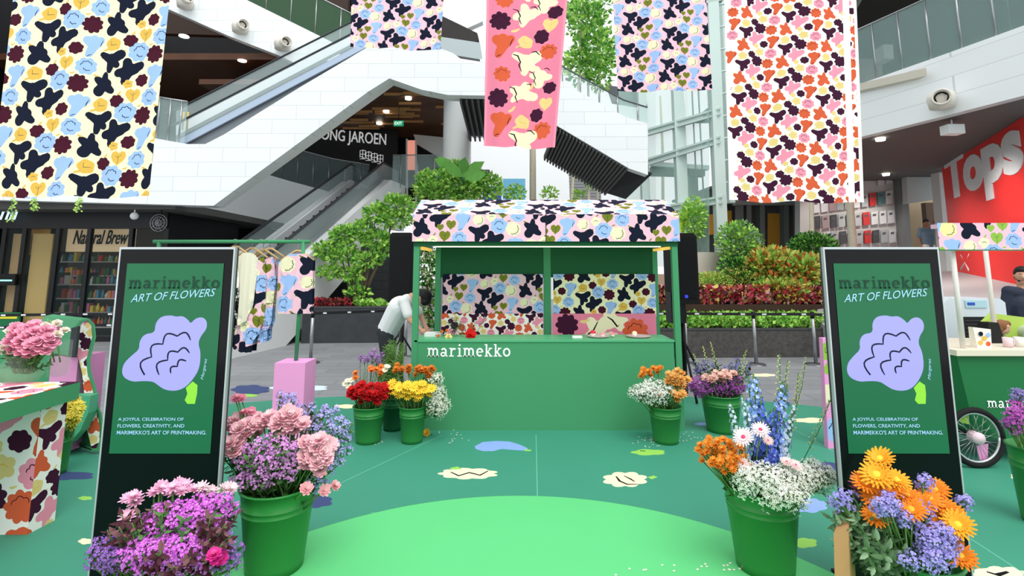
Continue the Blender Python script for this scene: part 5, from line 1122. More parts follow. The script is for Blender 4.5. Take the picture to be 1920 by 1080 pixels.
# things on the cart
p = at(1842, 652, KY+.12); mb = MB(); mb.hexa([p+Vector((-.07, -.03, 0)), p+Vector((.06, -.03, 0)), p+Vector((.06, .05, 0)), p+Vector((-.07, .05, 0))], [p+Vector(v) for v in [(-.085, -.02, .19), (.08, -.02, .17), (.08, .03, .17), (-.085, .03, .19)]], mat('bag_cream', (244, 238, 222)))
mb.v = [v+Vector((0, 0, KZ-p.z)) for v in mb.v]
for dx, dz, m in ((.03, .04, c['orange']), (-.04, .05, c['mustard']), (-.03, .13, c['navy']), (.04, .12, c['blue']), (0, .09, c['mustard'])):
    mb.poly([(p.x+dx+.022*math.cos(a), p.y-.034+.0, KZ+dz+.022*math.sin(a)) for a in [k*.7 for k in range(9)]], m)
mb.build('paper_bag', label='cream paper bag printed with small coloured flowers on the cart', cat='bag')
def mug(px, py, label, m, Y):
    p = at(px, py, Y); t = thing('mug', label, 'mug', (p.x, Y, KZ)); mb = MB(); mb.lathe([(0, .002), (.034, .002), (.038, .09), (.034, .09), (.03, .01), (0, .01)], (p.x, Y, KZ), m, 20); mb.build('cup', t)
    mb = MB(); mb.tube([(p.x+.036, Y, KZ+.07), (p.x+.062, Y, KZ+.062), (p.x+.062, Y, KZ+.03), (p.x+.035, Y, KZ+.022)], .006, m, 6); mb.build('handle', t)
mug(1891, 655, 'white mug with rose flower print on the cart', mat('mug_print', (236, 206, 212), rough=.3, noise=.3, nscale=40), KY+.15); mug(1912, 655, 'plain pale mug beside the printed one', mat('mug_pale', (232, 230, 224), rough=.3), KY+.18)
p = at(1868, 650, KY+.4); mb = MB(); mb.prism([(p.x-.08, KY+.4, KZ), (p.x+.1, KY+.4, KZ), (p.x+.05, KY+.4, KZ+.2), (p.x-.05, KY+.4, KZ+.2)], (0, .12, 0), black); mb.build('card_reader_stand', label='black tapered stand on the cart beside the paper bag', cat='stand')
# air cooler
def cooler():
    Y = 6.6; a, b = at(1770, 560, Y), at(1884, 560, Y); t = thing('air_cooler', 'pale grey air cooler with black grille behind the vending cart', 'air cooler', ((a.x+b.x)/2, Y+.2, 0)); sh = mat('cooler_shell', (204, 214, 220), rough=.4)
    zt = a.z; mb = MB(); mb.prism([Vector((a.x, Y, .08)), Vector((b.x, Y, .08)), Vector((b.x, Y, zt-.05)), Vector((b.x-.06, Y, zt)), Vector((a.x+.06, Y, zt)), Vector((a.x, Y, zt-.05))], (0, .5, 0), sh); mb.build('shell', t)
    p, q = at(1806, 594, Y), at(1870, 655, Y); mb = MB(); mb.box(p.x, q.x, Y-.01, Y, q.z-.2, p.z, black)
    for k in range(12): z = q.z-.18+(p.z-q.z+.18)*k/12; mb.box(p.x, q.x, Y-.022, Y-.01, z, z+.008, mat('grille_line', (60, 62, 66)))
    mb.build('grille', t)
    p, q = at(1808, 563, Y), at(1850, 577, Y); mb = MB(); mb.box(p.x, q.x, Y-.012, Y, q.z, p.z, mat('cooler_panel', (170, 206, 214))); cpn = mb.build('control_panel', t)
    p, q = at(1812, 567, Y), at(1826, 572, Y); mb = MB(); mb.box(p.x, q.x, Y-.018, Y-.012, q.z, p.z, mat('lcd_blue', (40, 70, 160), emit=.4)); mb.build('display', cpn)
    mb = MB()
    for k in range(22): z = .3+k*.035; mb.box(a.x-.012, a.x+.001, Y+.05, Y+.4, z, z+.015, mat('vent_dark', (70, 74, 78)))
    mb.build('side_vent', t); 
    for xx in (a.x+.08, b.x-.08): mb = MB(); mb.tube([(xx-.03, Y+.1, .04), (xx+.03, Y+.1, .04)], .04, black, 12); mb.build('caster', t)
cooler()
mb = MB(); p = at(1898, 612, 5.7)
mb.prism([(p.x-.12, 5.9, .45), (p.x+.5, 5.9, .45), (p.x+.5, 5.9, 1.16), (p.x+.0, 5.9, 1.22), (p.x-.14, 5.9, 1.1)], (0, .06, 0), mat('chair_lime', (176, 206, 92))); mb.box(p.x-.1, p.x+.5, 5.5, 5.9, .4, .46, _m['chair_lime'])
for dx, dy in ((-.07, 5.55), (.45, 5.55), (-.07, 5.9), (.45, 5.9)): mb.tube([(p.x+dx, dy, 0), (p.x+dx, dy, .4)], .02, black, 6)
t_ = mb.build('lime_chair', label='lime green chair behind the vending cart', cat='chair')
# ---------------------------------------------------------------- people
def fuse(mb, voxel):
    me = mb.mesh('tmp'); o = bpy.data.objects.new('tmp', me); sc.collection.objects.link(o)
    md = o.modifiers.new('r', 'REMESH'); md.mode = 'VOXEL'; md.voxel_size = voxel; md.use_smooth_shade = True
    s2 = o.modifiers.new('s', 'SMOOTH'); s2.iterations = 4; s2.factor = .6
    dg = bpy.context.evaluated_depsgraph_get(); dg.update(); out = bpy.data.meshes.new_from_object(o.evaluated_get(dg))
    bpy.data.objects.remove(o); return out
def limb(mb, pts, rs, m):
    mb.tube(pts, rs, m, 12)
    for p, r in zip(pts, rs): mb.ball(p, r*.99, m, 12, 8)
def person(label, J, skin, shirt, pants, hair, voxel=.012, sleeve='short', legs='long', face=Vector((0, -1, 0)), hairlong=0, mask=False, coat=False):
    """J: joints in world metres"""
    base = Vector(((J['fl'].x+J['fr'].x)/2, (J['fl'].y+J['fr'].y)/2, min(J['fl'].z, J['fr'].z))); t = thing('person', label, 'person', base)
    sk = mat('skin_%d' % skin[0], skin, rough=.5, spec=.3); hm = mat('hair_%d' % hair[0], hair, rough=.6)
    b = MB(); up = (J['head']-J['neck']).normalized(); f = (face-up*face.dot(up)).normalized(); sdv = f.cross(up).normalized()
    H = J['head']; M = Matrix((sdv, f, up)).transposed()
    def hp(x, y, z): return H+sdv*x+f*y+up*z
    sh = (J['sl']-J['sr']); pel = J['pelvis']; ch = J['chest']
    torso = lambda m, k, e: (limb(m, [pel, pel.lerp(ch, .5), ch], [.125+e, .12+e, .13+e], k), limb(m, [pel+sh*.18, ch+sh*.22], [.11+e, .125+e], k), limb(m, [pel-sh*.18, ch-sh*.22], [.11+e, .125+e], k), limb(m, [J['sl'], ch.lerp(J['neck'], .6), J['sr']], [.062+e, .075+e, .062+e], k))
    torso(b, sk, 0); limb(b, [ch.lerp(J['neck'], .7), J['neck'], H-up*.04], [.062, .054, .055], sk)
    b.ball(H, (.076, .092, .108), sk, 18, 14, M); b.ball(hp(0, .03, -.075), (.048, .05, .045), sk, 12, 8, M); b.ball(hp(0, .098, -.012), (.014, .02, .024), sk, 10, 6, M)
    for s in (-1, 1): b.ball(hp(s*.078, -.005, -.01), (.012, .018, .03), sk, 8, 6, M)
    for S in 'lr':
        s, e, w = J['s'+S], J['e'+S], J['w'+S]; limb(b, [s, s.lerp(e, .5), e, e.lerp(w, .4), w], [.052, .046, .038, .036, .026], sk)
        d = (w-e).normalized(); hand = w+d*.05; b.ball(hand, (.04, .04, .04), sk, 10, 8); sidev = d.cross(Vector((0, 0, 1)));
        sidev = sidev.normalized() if sidev.length > .1 else Vector((1, 0, 0)); nrm_ = d.cross(sidev).normalized()
        for k in range(4):
            r0 = hand+sidev*(k-1.5)*.019+d*.02; L = (.07, .08, .075, .06)[k]; limb(b, [r0, r0+d*L*.5+nrm_*.006*(1 if nrm_.z < 0 else -1), r0+d*L*.85+nrm_*.028*(1 if nrm_.z < 0 else -1)], [.0095, .009, .008], sk)
        limb(b, [hand-sidev*.025, hand-sidev*.05+d*.025, hand-sidev*.055+d*.05], [.012, .01, .009], sk)
        h, kn, ft = J['h'+S], J['k'+S], J['f'+S]; a = ft+Vector((0, 0, .08)); limb(b, [h, h.lerp(kn, .5), kn, kn.lerp(a, .35), a], [.088, .075, .055, .055, .038], sk)
        limb(b, [a, ft+Vector((0, 0, .035))+f*.0], [.04, .035], sk)
    me = fuse(b, voxel); ob = bpy.data.objects.new('body', me); sc.collection.objects.link(ob); ob.parent = t; me.transform(Matrix.Translation(-base)); me.materials.clear(); me.materials.append(sk)
    for p in me.polygons: p.use_smooth = True
    def part(name, mbx, m, vx=voxel):
        me = fuse(mbx, vx); ob = bpy.data.objects.new(name, me); sc.collection.objects.link(ob); ob.parent = t; me.transform(Matrix.Translation(-base)); me.materials.clear(); me.materials.append(m)
        for p in me.polygons: p.use_smooth = True
    sm_ = mat('shirt_%d_%d' % shirt[:2], shirt, rough=.85, noise=.06, nscale=12); pm = mat('pants_%d_%d' % pants[:2], pants, rough=.85)
    x = MB(); torso(x, sm_, .014)
    for S in 'lr':
        s, e, w = J['s'+S], J['e'+S], J['w'+S]
        if sleeve == 'short': limb(x, [s, s.lerp(e, .72)], [.066, .066], sm_)
        else: limb(x, [s, e, e.lerp(w, .95)], [.068, .056, .044], sm_)
    if coat: limb(x, [pel+Vector((0, 0, -.12)), ch], [.17, .16], sm_)
    part('jacket' if coat else 'shirt', x, sm_)
    x = MB()
    limb(x, [pel+sh*.2, pel-sh*.2], [.125, .125], pm)
    for S in 'lr':
        h, kn, ft = J['h'+S], J['k'+S], J['f'+S]
        if legs == 'long': limb(x, [h, kn, ft+Vector((0, 0, .1))], [.1, .072, .062], pm)
        else: limb(x, [h, h.lerp(kn, .85)], [.105, .09], pm)
    part('trousers' if legs == 'long' else 'shorts', x, pm)
    for S in 'lr':
        ft = J['f'+S]; x = MB(); x.ball(ft+Vector((f.x, f.y, 0))*.06+Vector((0, 0, .04)), (.048, .048, .04), pm); x.ball(ft+Vector((0, 0, .045)), (.045, .045, .045), pm); x.ball(ft+Vector((f.x, f.y, 0))*.12+Vector((0, 0, .032)), (.042, .042, .032), pm)
        part('shoe', x, mat('shoe_dark', (40, 38, 40), rough=.6), .01)
    x = MB(); x.ball(hp(0, -.022, .028), (.086, .092, .1), hm, 18, 12, M); x.ball(hp(0, .03, .075), (.07, .055, .042), hm, 12, 8, M)
    if hairlong: x.ball(hp(0, -.045, -.04), (.082, .07, .1), hm, 14, 10, M); x.ball(hp(.03, .05, .05), (.06, .05, .05), hm, 12, 8, M)
    part('hair', x, hm, .009)
    x = MB()
    for s in (-1, 1): x.ball(hp(s*.03, .086, .008), (.013, .007, .007), mat('eye_white', (232, 230, 226), rough=.3), 10, 6, M); x.ball(hp(s*.03, .0915, .008), (.006, .004, .006), black, 8, 6, M); x.tube([hp(s*.016, .09, .03), hp(s*.045, .083, .031)], .0035, hm, 5)
    x.build('eyes', t)
    if mask: x = MB(); x.ball(hp(0, .045, -.045), (.066, .062, .05), plainwhite, 14, 10, M); x.build('face_mask', t)
    else: x = MB(); x.tube([hp(-.022, .083, -.052), hp(0, .09, -.054), hp(.022, .083, -.052)], .0045, mat('lips', (170, 96, 88)), 6); x.build('mouth', t)
    return t, hp
V = Vector
def J_(**k): return {a: V(b) for a, b in k.items()}
person('person in a white t-shirt bending over the end of the stall counter', J_(head=(-1.15, 6.62, 1.36), neck=(-1.30, 6.66, 1.37), chest=(-1.45, 6.7, 1.24), pelvis=(-1.62, 6.75, .93),
    sl=(-1.37, 6.52, 1.32), sr=(-1.35, 6.86, 1.32), el=(-1.27, 6.42, 1.1), er=(-1.2, 6.84, 1.1), wl=(-1.12, 6.36, .99), wr=(-1.1, 6.6, .99), hl=(-1.62, 6.65, .9), hr=(-1.62, 6.85, .9),
    kl=(-1.58, 6.64, .48), kr=(-1.6, 6.86, .48), fl=(-1.62, 6.64, 0), fr=(-1.6, 6.88, 0)), (208, 160, 132), (238, 240, 242), (52, 54, 60), (24, 22, 24), face=V((.35, -.1, -1)), hairlong=1, mask=True)
g0 = at(1738, 440, 15.6); zf = 1.5
def stand(x, y, z, h=1.73, lean=0, armr=None):
    k = h/1.73; q = lambda a, b, c_: (x+a*k, y+b*k, z+c_*k)
    return dict(head=q(0, -.02, 1.61), neck=q(0, 0, 1.46), chest=q(0, .01, 1.24), pelvis=q(0, 0, .93), sl=q(-.18, 0, 1.41), sr=q(.18, 0, 1.41), el=q(-.25, .03, 1.12), er=q(.25, .03, 1.12), wl=q(-.26, -.06, .88), wr=q(.26, -.06, .88),
                hl=q(-.09, 0, .9), hr=q(.09, 0, .9), kl=q(-.11, -.01, .48), kr=q(.11, -.01, .48), fl=q(-.12, .02, 0), fr=q(.12, .02, 0))
s = stand(g0.x, 15.6, zf+.03); s['er'] = (g0.x+.38, 15.55, zf+1.45); s['wr'] = (g0.x+.2, 15.5, zf+1.63)
person('person in a grey blue t-shirt and pale shorts raising a hand in the doorway', J_(**s), (150, 104, 80), (98, 118, 134), (222, 206, 196), (30, 26, 26), voxel=.018, legs='short', face=V((-.3, -1, 0)))
cx_ = at(1914, 520, 6.75).x
s = stand(cx_, 6.75, 0, 1.76); 
tC, hpC = person('person in a dark navy suit with a thin headset microphone behind the cart', J_(**s), (214, 160, 132), (44, 50, 66), (40, 44, 56), (26, 22, 22), sleeve='long', coat=True, face=V((-.75, -1, .02)))
mb = MB(); mb.tube([hpC(.08, 0, -.01), hpC(.078, .05, -.04), hpC(.05, .11, -.055)], .004, black, 6); mb.ball(hpC(.045, .12, -.055), .013, black, 8, 6); mb.build('headset_microphone', tC)
hx = at(1876, 622, 5.95).x
person('brown haired person in a pale sage top sitting bowed behind the cart', J_(head=(hx, 5.95, 1.06), neck=(hx+.15, 5.98, 1.05), chest=(hx+.3, 6.0, .93), pelvis=(hx+.5, 6.02, .56), sl=(hx+.24, 5.82, 1.02), sr=(hx+.24, 6.18, 1.02), el=(hx+.1, 5.78, .8), er=(hx+.1, 6.2, .8),
    wl=(hx+.0, 5.85, .66), wr=(hx+.0, 6.1, .66), hl=(hx+.48, 5.93, .54), hr=(hx+.48, 6.11, .54), kl=(hx+.08, 5.9, .52), kr=(hx+.08, 6.12, .52), fl=(hx+.1, 5.9, 0), fr=(hx+.1, 6.12, 0)), (216, 170, 146), (186, 196, 170), (90, 92, 88), (134, 88, 56), face=V((-.4, -.3, -1)), hairlong=1)
# ---------------------------------------------------------------- buckets and flowers
def bucket(x, y, r, h, label, m=None):
    t = thing('flower_bucket', label, 'bucket', (x, y, 0)); m = m or bucketg; z0 = .057 if (x-.05)**2+(y-2)**2 < 2.0**2 else .0065
    mb = MB(); b = r*.76; P = [(0, z0), (b, z0)]
    for f, e in ((.1, 0), (.715, 0), (.72, .0035), (.73, .0035), (.735, 0), (.785, 0), (.79, .0035), (.80, .0035), (.805, 0), (.985, .0)): P.append((b+(r-b)*f+e, z0+h*f))
    P += [(r+.008, z0+h*.985), (r+.01, z0+h), (r, z0+h+.004), (r-.006, z0+h), (r*.8, z0+h*.25), (0, z0+h*.25)]
    mb.lathe(P, (x, y, 0), m, 40); mb.build('pail', t); return V((x, y, z0+h))
pm_ = {}
def fm(n, rgb): return mat('petal_'+n, rgb, rough=.6, spec=.2, noise=.12, nscale=25)
def petal(mb, M, L, w, lift, m, cup=.2, n=3):
    vs = []
    for i in range(n+1):
        t = i/n; ww = w*math.sin(math.pi*(.12+.76*t)); z = lift*t*L+cup*L*t*t
        for s in (-1, 0, 1): vs.append(M@V((L*t, s*ww, z+(abs(s)*w*.25))))
    mb.add(vs, [(i*3+j, i*3+j+1, (i+1)*3+j+1, (i+1)*3+j) for i in range(n) for j in range(2)], m, True)
PR = {}
def proto(kind, colr, c2=None, v=0):
    key = (kind, colr, c2, v)
    if key in PR: return PR[key]
    rr = random.Random(hash((kind, v)) % 1000 if False else v*17+len(kind)); m = fm('%d_%d_%d' % colr, colr); m2 = fm('%d_%d_%d' % c2, c2) if c2 else m; gn = mat('stem_green', (84, 128, 60), rough=.6)
    mb = MB(); Rz = lambda a: Matrix.Rotation(a, 4, 'Z')
    if kind == 'gerbera':
        for lay, (n, L, lift) in enumerate(((20, 1, .05), (18, .82, .2), (16, .5, .45))):
            for k in range(n): petal(mb, Rz(6.283*k/n+lay*.17+rr.uniform(-.05, .05))@Matrix.Translation((.12, 0, .02*lay)), (L-.1)*rr.uniform(.93, 1.05), .11, lift, m, .05)
        mb.ball((0, 0, .06), (.24, .24, .1), m2, 14, 6)
    elif kind == 'daisy':
        for k in range(12): petal(mb, Rz(6.283*k/12)@Matrix.Translation((.1, 0, 0)), .9, .2, .15, m, .05, 2)
        mb.ball((0, 0, .08), (.3, .3, .14), m2, 10, 5)
    elif kind in ('carnation', 'mum'):
        for lay, (n, L, lift) in enumerate(((10, 1, .15), (10, .92, .5), (9, .8, .95), (7, .62, 1.6), (5, .4, 2.6))):
            for k in range(n): petal(mb, Rz(6.283*k/n+lay*.4+rr.uniform(-.15, .15))@Matrix.Translation((0, 0, .02*lay)), L*rr.uniform(.85, 1.1)/math.sqrt(1+lift*lift)*1.05, .34 if kind == 'carnation' else .17, lift, m if lay < 3 else m2, .1, 3)
    elif kind == 'rose':
        for lay, (n, L, lift) in enumerate(((6, 1, .3), (6, .9, .8), (5, .8, 1.5), (4, .7, 2.6), (3, .5, 5))):
            for k in range(n): petal(mb, Rz(6.283*k/n+lay*.5)@Matrix.Translation((.02, 0, 0)), L/math.sqrt(1+lift*lift)*1.1, .5-.06*lay, lift, m if lay < 3 else m2, -.05, 3)
    elif kind in ('spray', 'gyp'):
        n = 34 if kind == 'spray' else 60
        for k in range(n):
            a = rr.uniform(0, 6.283); el = rr.uniform(-.25, 1.57); q = rr.uniform(.7, 1.05); p = V((math.cos(a)*math.cos(el), math.sin(a)*math.cos(el), math.sin(el)*.9))*q
            if k % 3 == 0: mb.tube([V((0, 0, -1.3)), p*.5+V((0, 0, -.3)), p], .03, gn, 4, False)
            s = .22 if kind == 'spray' else .15; nn = (p+V((rr.uniform(-.4, .4), rr.uniform(-.4, .4), .2))).normalized(); u = nn.orthogonal().normalized(); w = nn.cross(u); o = rr.uniform(0, 1)
            for j in range(5 if kind == 'spray' else 3):
                an = o+j*6.283/(5 if kind == 'spray' else 3); d = u*math.cos(an)+w*math.sin(an); e = u*math.cos(an+1.57)+w*math.sin(an+1.57)
                mb.add([p, p+d*s*.6+e*s*.38, p+d*s+nn*s*.15, p+d*s*.6-e*s*.38], [(0, 1, 2, 3)], m if rr.random() < .75 else m2)
    elif kind == 'spike':   # along z, length 1, unit radius relative
        for k in range(46):
            t = k/46; a = k*2.4+rr.uniform(-.5, .5); r = (.1*(1-t)**.6+.012)*rr.uniform(.7, 1.25); p = V((math.cos(a)*r, math.sin(a)*r, t)); nn = V((math.cos(a), math.sin(a), .3)).normalized(); u = nn.orthogonal().normalized(); w = nn.cross(u); s = .07*(1-.6*t)*rr.uniform(.7, 1.2)
            for j in range(5): an = j*1.257; d = u*math.cos(an)+w*math.sin(an); e = u*math.cos(an+1.57)+w*math.sin(an+1.57); mb.add([p, p+d*s*.6+e*s*.4, p+d*s, p+d*s*.6-e*s*.4], [(0, 1, 2, 3)], m if rr.random() < .6 else m2)
        mb.tube([(0, 0, -.1), (0, 0, 1)], .012, gn, 5)
    elif kind == 'wisp':
        mb.tube([(0, 0, 0), (.03, 0, .5), (0, .02, 1)], .006, gn, 4)
        for k in range(26): t = .25+.75*k/26; a = k*2.4; r = .06*(1.1-t); p = V((math.cos(a)*r, math.sin(a)*r, t)); mb.ball(p, .014, m, 5, 3); mb.tube([V((0, 0, t-.02)), p], .003, gn, 3, False)
    elif kind in ('leafstem', 'fern'):
        mb.tube([(0, 0, 0), (.05, 0, .5), (.1, .03, 1)], .012, gn, 5)
        n = 14 if kind == 'leafstem' else 60
        for k in range(n):
            t = .15+.85*k/n; a = k*2.4; L = (.3 if kind == 'leafstem' else .22)*(1-.4*t)*rr.uniform(.8, 1.2); d = V((math.cos(a), math.sin(a), rr.uniform(.2, .8))).normalized(); p = V((.1*t, .03*t, t)); w = d.cross(V((0, 0, 1))).normalized()*L*(.2 if kind == 'leafstem' else .05); k2 = V((0, 0, -L*.08))
            mb.add([p, p+d*L*.3+w+k2, p+d*L*.7+w*.8+k2, p+d*L, p+d*L*.7-w*.8+k2, p+d*L*.3-w+k2], [(0, 1, 2, 3), (0, 3, 4, 5)], m if rr.random() < .7 else m2, True)
    me = mb.mesh('bloom_'+kind); PR[key] = me; return me
sm0 = MB(); sm0.tube([(0, 0, 0), (.006, 0, .5), (0, 0, 1)], .0035, mat('stem_green', (84, 128, 60), rough=.6), 5); STEM = sm0.mesh('stem')
CAMP = V((0, 0, EYE))
def flower(name, cat, label, group, base, target, kind, colr, c2, size, variants=3, face=.6):
    d = target-base; L = d.length; q = d.to_track_quat('Z', 'Y')
    me = proto(kind, colr, c2, R.randrange(variants))
    root = bpy.data.objects.new(name, None); sc.collection.objects.link(root); root.empty_display_size = .02; root.location = base; root.rotation_mode = 'QUATERNION'; root.rotation_quaternion = q; tag(root, label, cat, group)
    long_ = kind in ('spike', 'wisp', 'leafstem', 'fern'); sl = max(.03, L-(size if long_ else 0))
    s = bpy.data.objects.new('stem', STEM); sc.collection.objects.link(s); s.parent = root; s.scale = (1, 1, sl)
    b = bpy.data.objects.new({'leafstem': 'leaves', 'fern': 'leaves', 'spike': 'flower_spike', 'wisp': 'buds', 'spray': 'blossoms', 'gyp': 'blossoms'}.get(kind, 'bloom'), me); sc.collection.objects.link(b); b.parent = root; b.rotation_mode = 'QUATERNION'
    b.location = (0, 0, sl); b.scale = (size,)*3
    if long_: b.rotation_quaternion = Quaternion((0, 0, 1), R.uniform(0, 6.28))
    else:
        n_ = d.normalized()*(1-face)+(CAMP-target).normalized()*face+V((R.uniform(-.35, .35), R.uniform(-.2, .2), .35+R.uniform(-.2, .3))); qd = n_.normalized().to_track_quat('Z', 'Y')@Quaternion((0, 0, 1), R.uniform(0, 6.28)); b.rotation_quaternion = q.inverted()@qd
    return root
def arrange(rim, where, specs, rb=.06):
    """specs: (name, cat, desc, kind, colour, colour2, size, [ (px,py,rx,ry,n,dy) ... ])"""
    for name, cat, desc, kind, c1, c2, size, blobs in specs:
        lab = desc+' '+where; grp = (desc+' '+where)
        for px, py, rx, ry, n, dy in blobs:
            for k in range(n):
                if n == 1: ox = oy = 0
                else:
                    a = k*2.39996+px; r = math.sqrt((k+.5)/n); ox = rx*r*math.cos(a)+R.uniform(-2, 2); oy = ry*r*math.sin(a)+R.uniform(-2, 2)
                rho = min(1, math.hypot(ox/max(rx, 1), oy/max(ry, 1))) if n > 1 else .5
                Yt = rim.y+dy-(.06*(1-rho*rho))+R.uniform(-.02, .02)
                T = at(px+ox, py+oy, Yt); B = V((rim.x+R.uniform(-rb, rb)+(T.x-rim.x)*.25, rim.y+R.uniform(-rb, rb), max(.1, rim.z-.14)))
                if T.z < B.z+.02: B.z = T.z+.02 if T.z < rim.z-.02 else B.z
                flower(name, cat, lab, grp, B, T, kind, c1, c2, size*R.uniform(.88, 1.12))
G1, G2, GB, GE = (58, 98, 50), (86, 130, 66), (72, 34, 44), (120, 150, 120)
# big bucket with pink and lilac flowers
x = (522-CX)/F*2.91
r1 = bucket(x, 3.1, .2, .44, 'big green bucket of pink carnations and lilac sprays beside the digital sign')
arrange(r1, 'in the big bucket by the clothes rail', [
 ('foliage_stem', 'foliage', 'dark leafy stem', 'leafstem', G1, G2, .26, [(425, 850, 20, 40, 6, -.05), (600, 770, 30, 16, 5, .1), (490, 880, 40, 25, 9, .02), (440, 800, 26, 16, 4, .05), (590, 850, 40, 40, 12, .0), (660, 790, 8, 8, 2, .08), (500, 850, 60, 40, 12, -.12)]),
 ('phlox_spray', 'flower', 'mauve pink phlox spray', 'spray', (216, 140, 216), (236, 180, 232), .034, [(505, 862, 62, 42, 40, -.10), (470, 900, 40, 14, 9, -.1)]),
 ('statice_spray', 'flower', 'lavender blue flowering spray', 'spray', (168, 160, 228), (196, 190, 242), .03, [(622, 820, 34, 60, 30, .02), (600, 880, 30, 40, 12, -.04), (540, 752, 22, 14, 8, .06), (575, 775, 40, 18, 10, .08)]),
 ('carnation', 'flower', 'pale pink carnation', 'carnation', (252, 196, 206), (255, 218, 220), .05, [(455, 805, 36, 18, 8, -.02), (530, 792, 50, 18, 12, -.02), (590, 845, 26, 30, 10, -.14), (432, 838, 18, 16, 4, -.1), (600, 868, 14, 14, 3, -.16)]),
 ('carnation', 'flower', 'small long stemmed pink carnation', 'carnation', (238, 150, 176), (250, 206, 208), .028, [(446, 748, 12, 4, 3, 0), (462, 775, 8, 8, 2, 0)]),
 ('carnation', 'flower', 'low pink carnation drooping past the rim', 'carnation', (250, 182, 188), (255, 208, 210), .032, [(574, 917, 0, 0, 1, -.2), (608, 920, 0, 0, 1, -.1), (628, 912, 0, 0, 1, -.08)]),
])
# front bucket of magenta flowers
x = (315-CX)/F*2.33
r2 = bucket(x, 2.42, .17, .38, 'green bucket of magenta phlox and burgundy leaves in front of the digital sign')
arrange(r2, 'in the bucket directly before the tall sign', [
 ('foliage_stem', 'foliage', 'burgundy brown leafy stem', 'leafstem', GB, (120, 82, 84), .2, [(240, 985, 34, 24, 9, -.14), (405, 1000, 34, 34, 10, -.18), (440, 955, 20, 12, 4, .05), (300, 960, 60, 24, 10, -.1), (330, 1040, 70, 20, 6, -.24)]),
 ('foliage_stem', 'foliage', 'green leafy stem', 'leafstem', G1, G2, .18, [(310, 1030, 110, 30, 16, .02), (420, 940, 26, 18, 8, .0), (330, 1000, 100, 50, 16, -.14)]),
 ('phlox_spray', 'flower', 'bright magenta phlox spray', 'spray', (214, 100, 220), (236, 150, 236), .032, [(345, 985, 82, 42, 62, -.08), (320, 1040, 96, 34, 52, -.16), (400, 950, 40, 22, 16, -.02)]),
 ('statice_spray', 'flower', 'violet flowering spray', 'spray', (146, 96, 190), (190, 130, 214), .024, [(205, 1040, 42, 34, 26, -.08), (420, 1035, 34, 40, 20, -.06)]),
 ('chrysanthemum', 'flower', 'pale pink chrysanthemum', 'mum', (252, 190, 218), (255, 222, 236), .032, [(325, 918, 48, 10, 9, .02), (250, 938, 14, 6, 3, 0), (240, 968, 4, 4, 2, 0)]),
 ('chrysanthemum', 'flower', 'blush white chrysanthemum', 'mum', (246, 214, 220), (252, 236, 238), .03, [(385, 918, 14, 8, 3, .05), (428, 918, 12, 8, 3, .08)]),
 ('carnation', 'flower', 'hot pink bloom low at the side', 'carnation', (232, 60, 160), (240, 110, 180), .03, [(404, 1045, 12, 8, 3, -.2)]),
])
# right big bucket
x = (1427-CX)/F*2.91
r3 = bucket(x, 3.1, .2, .44, 'big green bucket of white, orange and blue flowers beside the other dark sign')
W3 = 'in the big bucket with blue delphiniums'
arrange(r3, W3, [
 ('foliage_stem', 'foliage', 'dark green leafy stem', 'leafstem', G1, G2, .2, [(1375, 880, 30, 20, 8, 0), (1420, 850, 40, 24, 8, .05), (1350, 870, 14, 20, 4, 0)]),
 ('chrysanthemum', 'flower', 'small orange chrysanthemum', 'mum', (246, 152, 50), (252, 184, 84), .024, [(1352, 838, 46, 18, 20, -.04), (1368, 866, 38, 18, 16, -.1), (1378, 880, 30, 12, 8, -.12), (1330, 850, 24, 16, 8, -.02), (1425, 800, 16, 10, 6, .06)]),
 ('delphinium', 'flower', 'sky blue delphinium spike', 'spike', (132, 164, 232), (196, 214, 248), .42, [(1412, 706, 8, 8, 3, .02), (1470, 724, 12, 12, 3, 0)]),
 ('delphinium', 'flower', 'deep blue delphinium spike', 'spike', (70, 92, 196), (112, 132, 220), .34, [(1456, 768, 12, 12, 4, -.05), (1428, 745, 6, 6, 2, 0)]),
 ('delphinium', 'flower', 'pale blue side spike', 'spike', (190, 212, 240), (226, 234, 244), .3, [(1392, 740, 0, 0, 1, 0), (1368, 755, 0, 0, 1, 0), (1490, 760, 0, 0, 1, 0)]),
 ('delphinium_bud_stem', 'flower', 'thin green budding stem', 'wisp', (206, 214, 150), None, .42, [(1460, 664, 0, 0, 1, .02), (1480, 675, 0, 0, 1, .05), (1512, 668, 0, 0, 1, 0), (1500, 700, 0, 0, 1, .03), (1556, 750, 0, 0, 1, -.05)]),
 ('gerbera', 'flower', 'white gerbera with a pink centre', 'gerbera', (246, 226, 228), (206, 70, 110), .055, [(1394, 820, 0, 0, 1, -.12), (1426, 806, 0, 0, 1, -.08)]),
 ('gerbera', 'flower', 'small pink centred gerbera among the white filler', 'gerbera', (246, 214, 210), (216, 100, 130), .035, [(1393, 870, 0, 0, 1, -.14), (1475, 866, 0, 0, 1, -.12), (1492, 872, 0, 0, 1, -.14), (1440, 826, 0, 0, 1, -.05)]),
 ('limonium_spray', 'flower', 'creamy white filler spray', 'gyp', (252, 252, 240), (240, 244, 220), .058, [(1450, 905, 66, 26, 34, -.14), (1520, 895, 44, 20, 20, -.06), (1400, 890, 16, 16, 6, -.12), (1470, 930, 40, 14, 12, -.18)]),
])
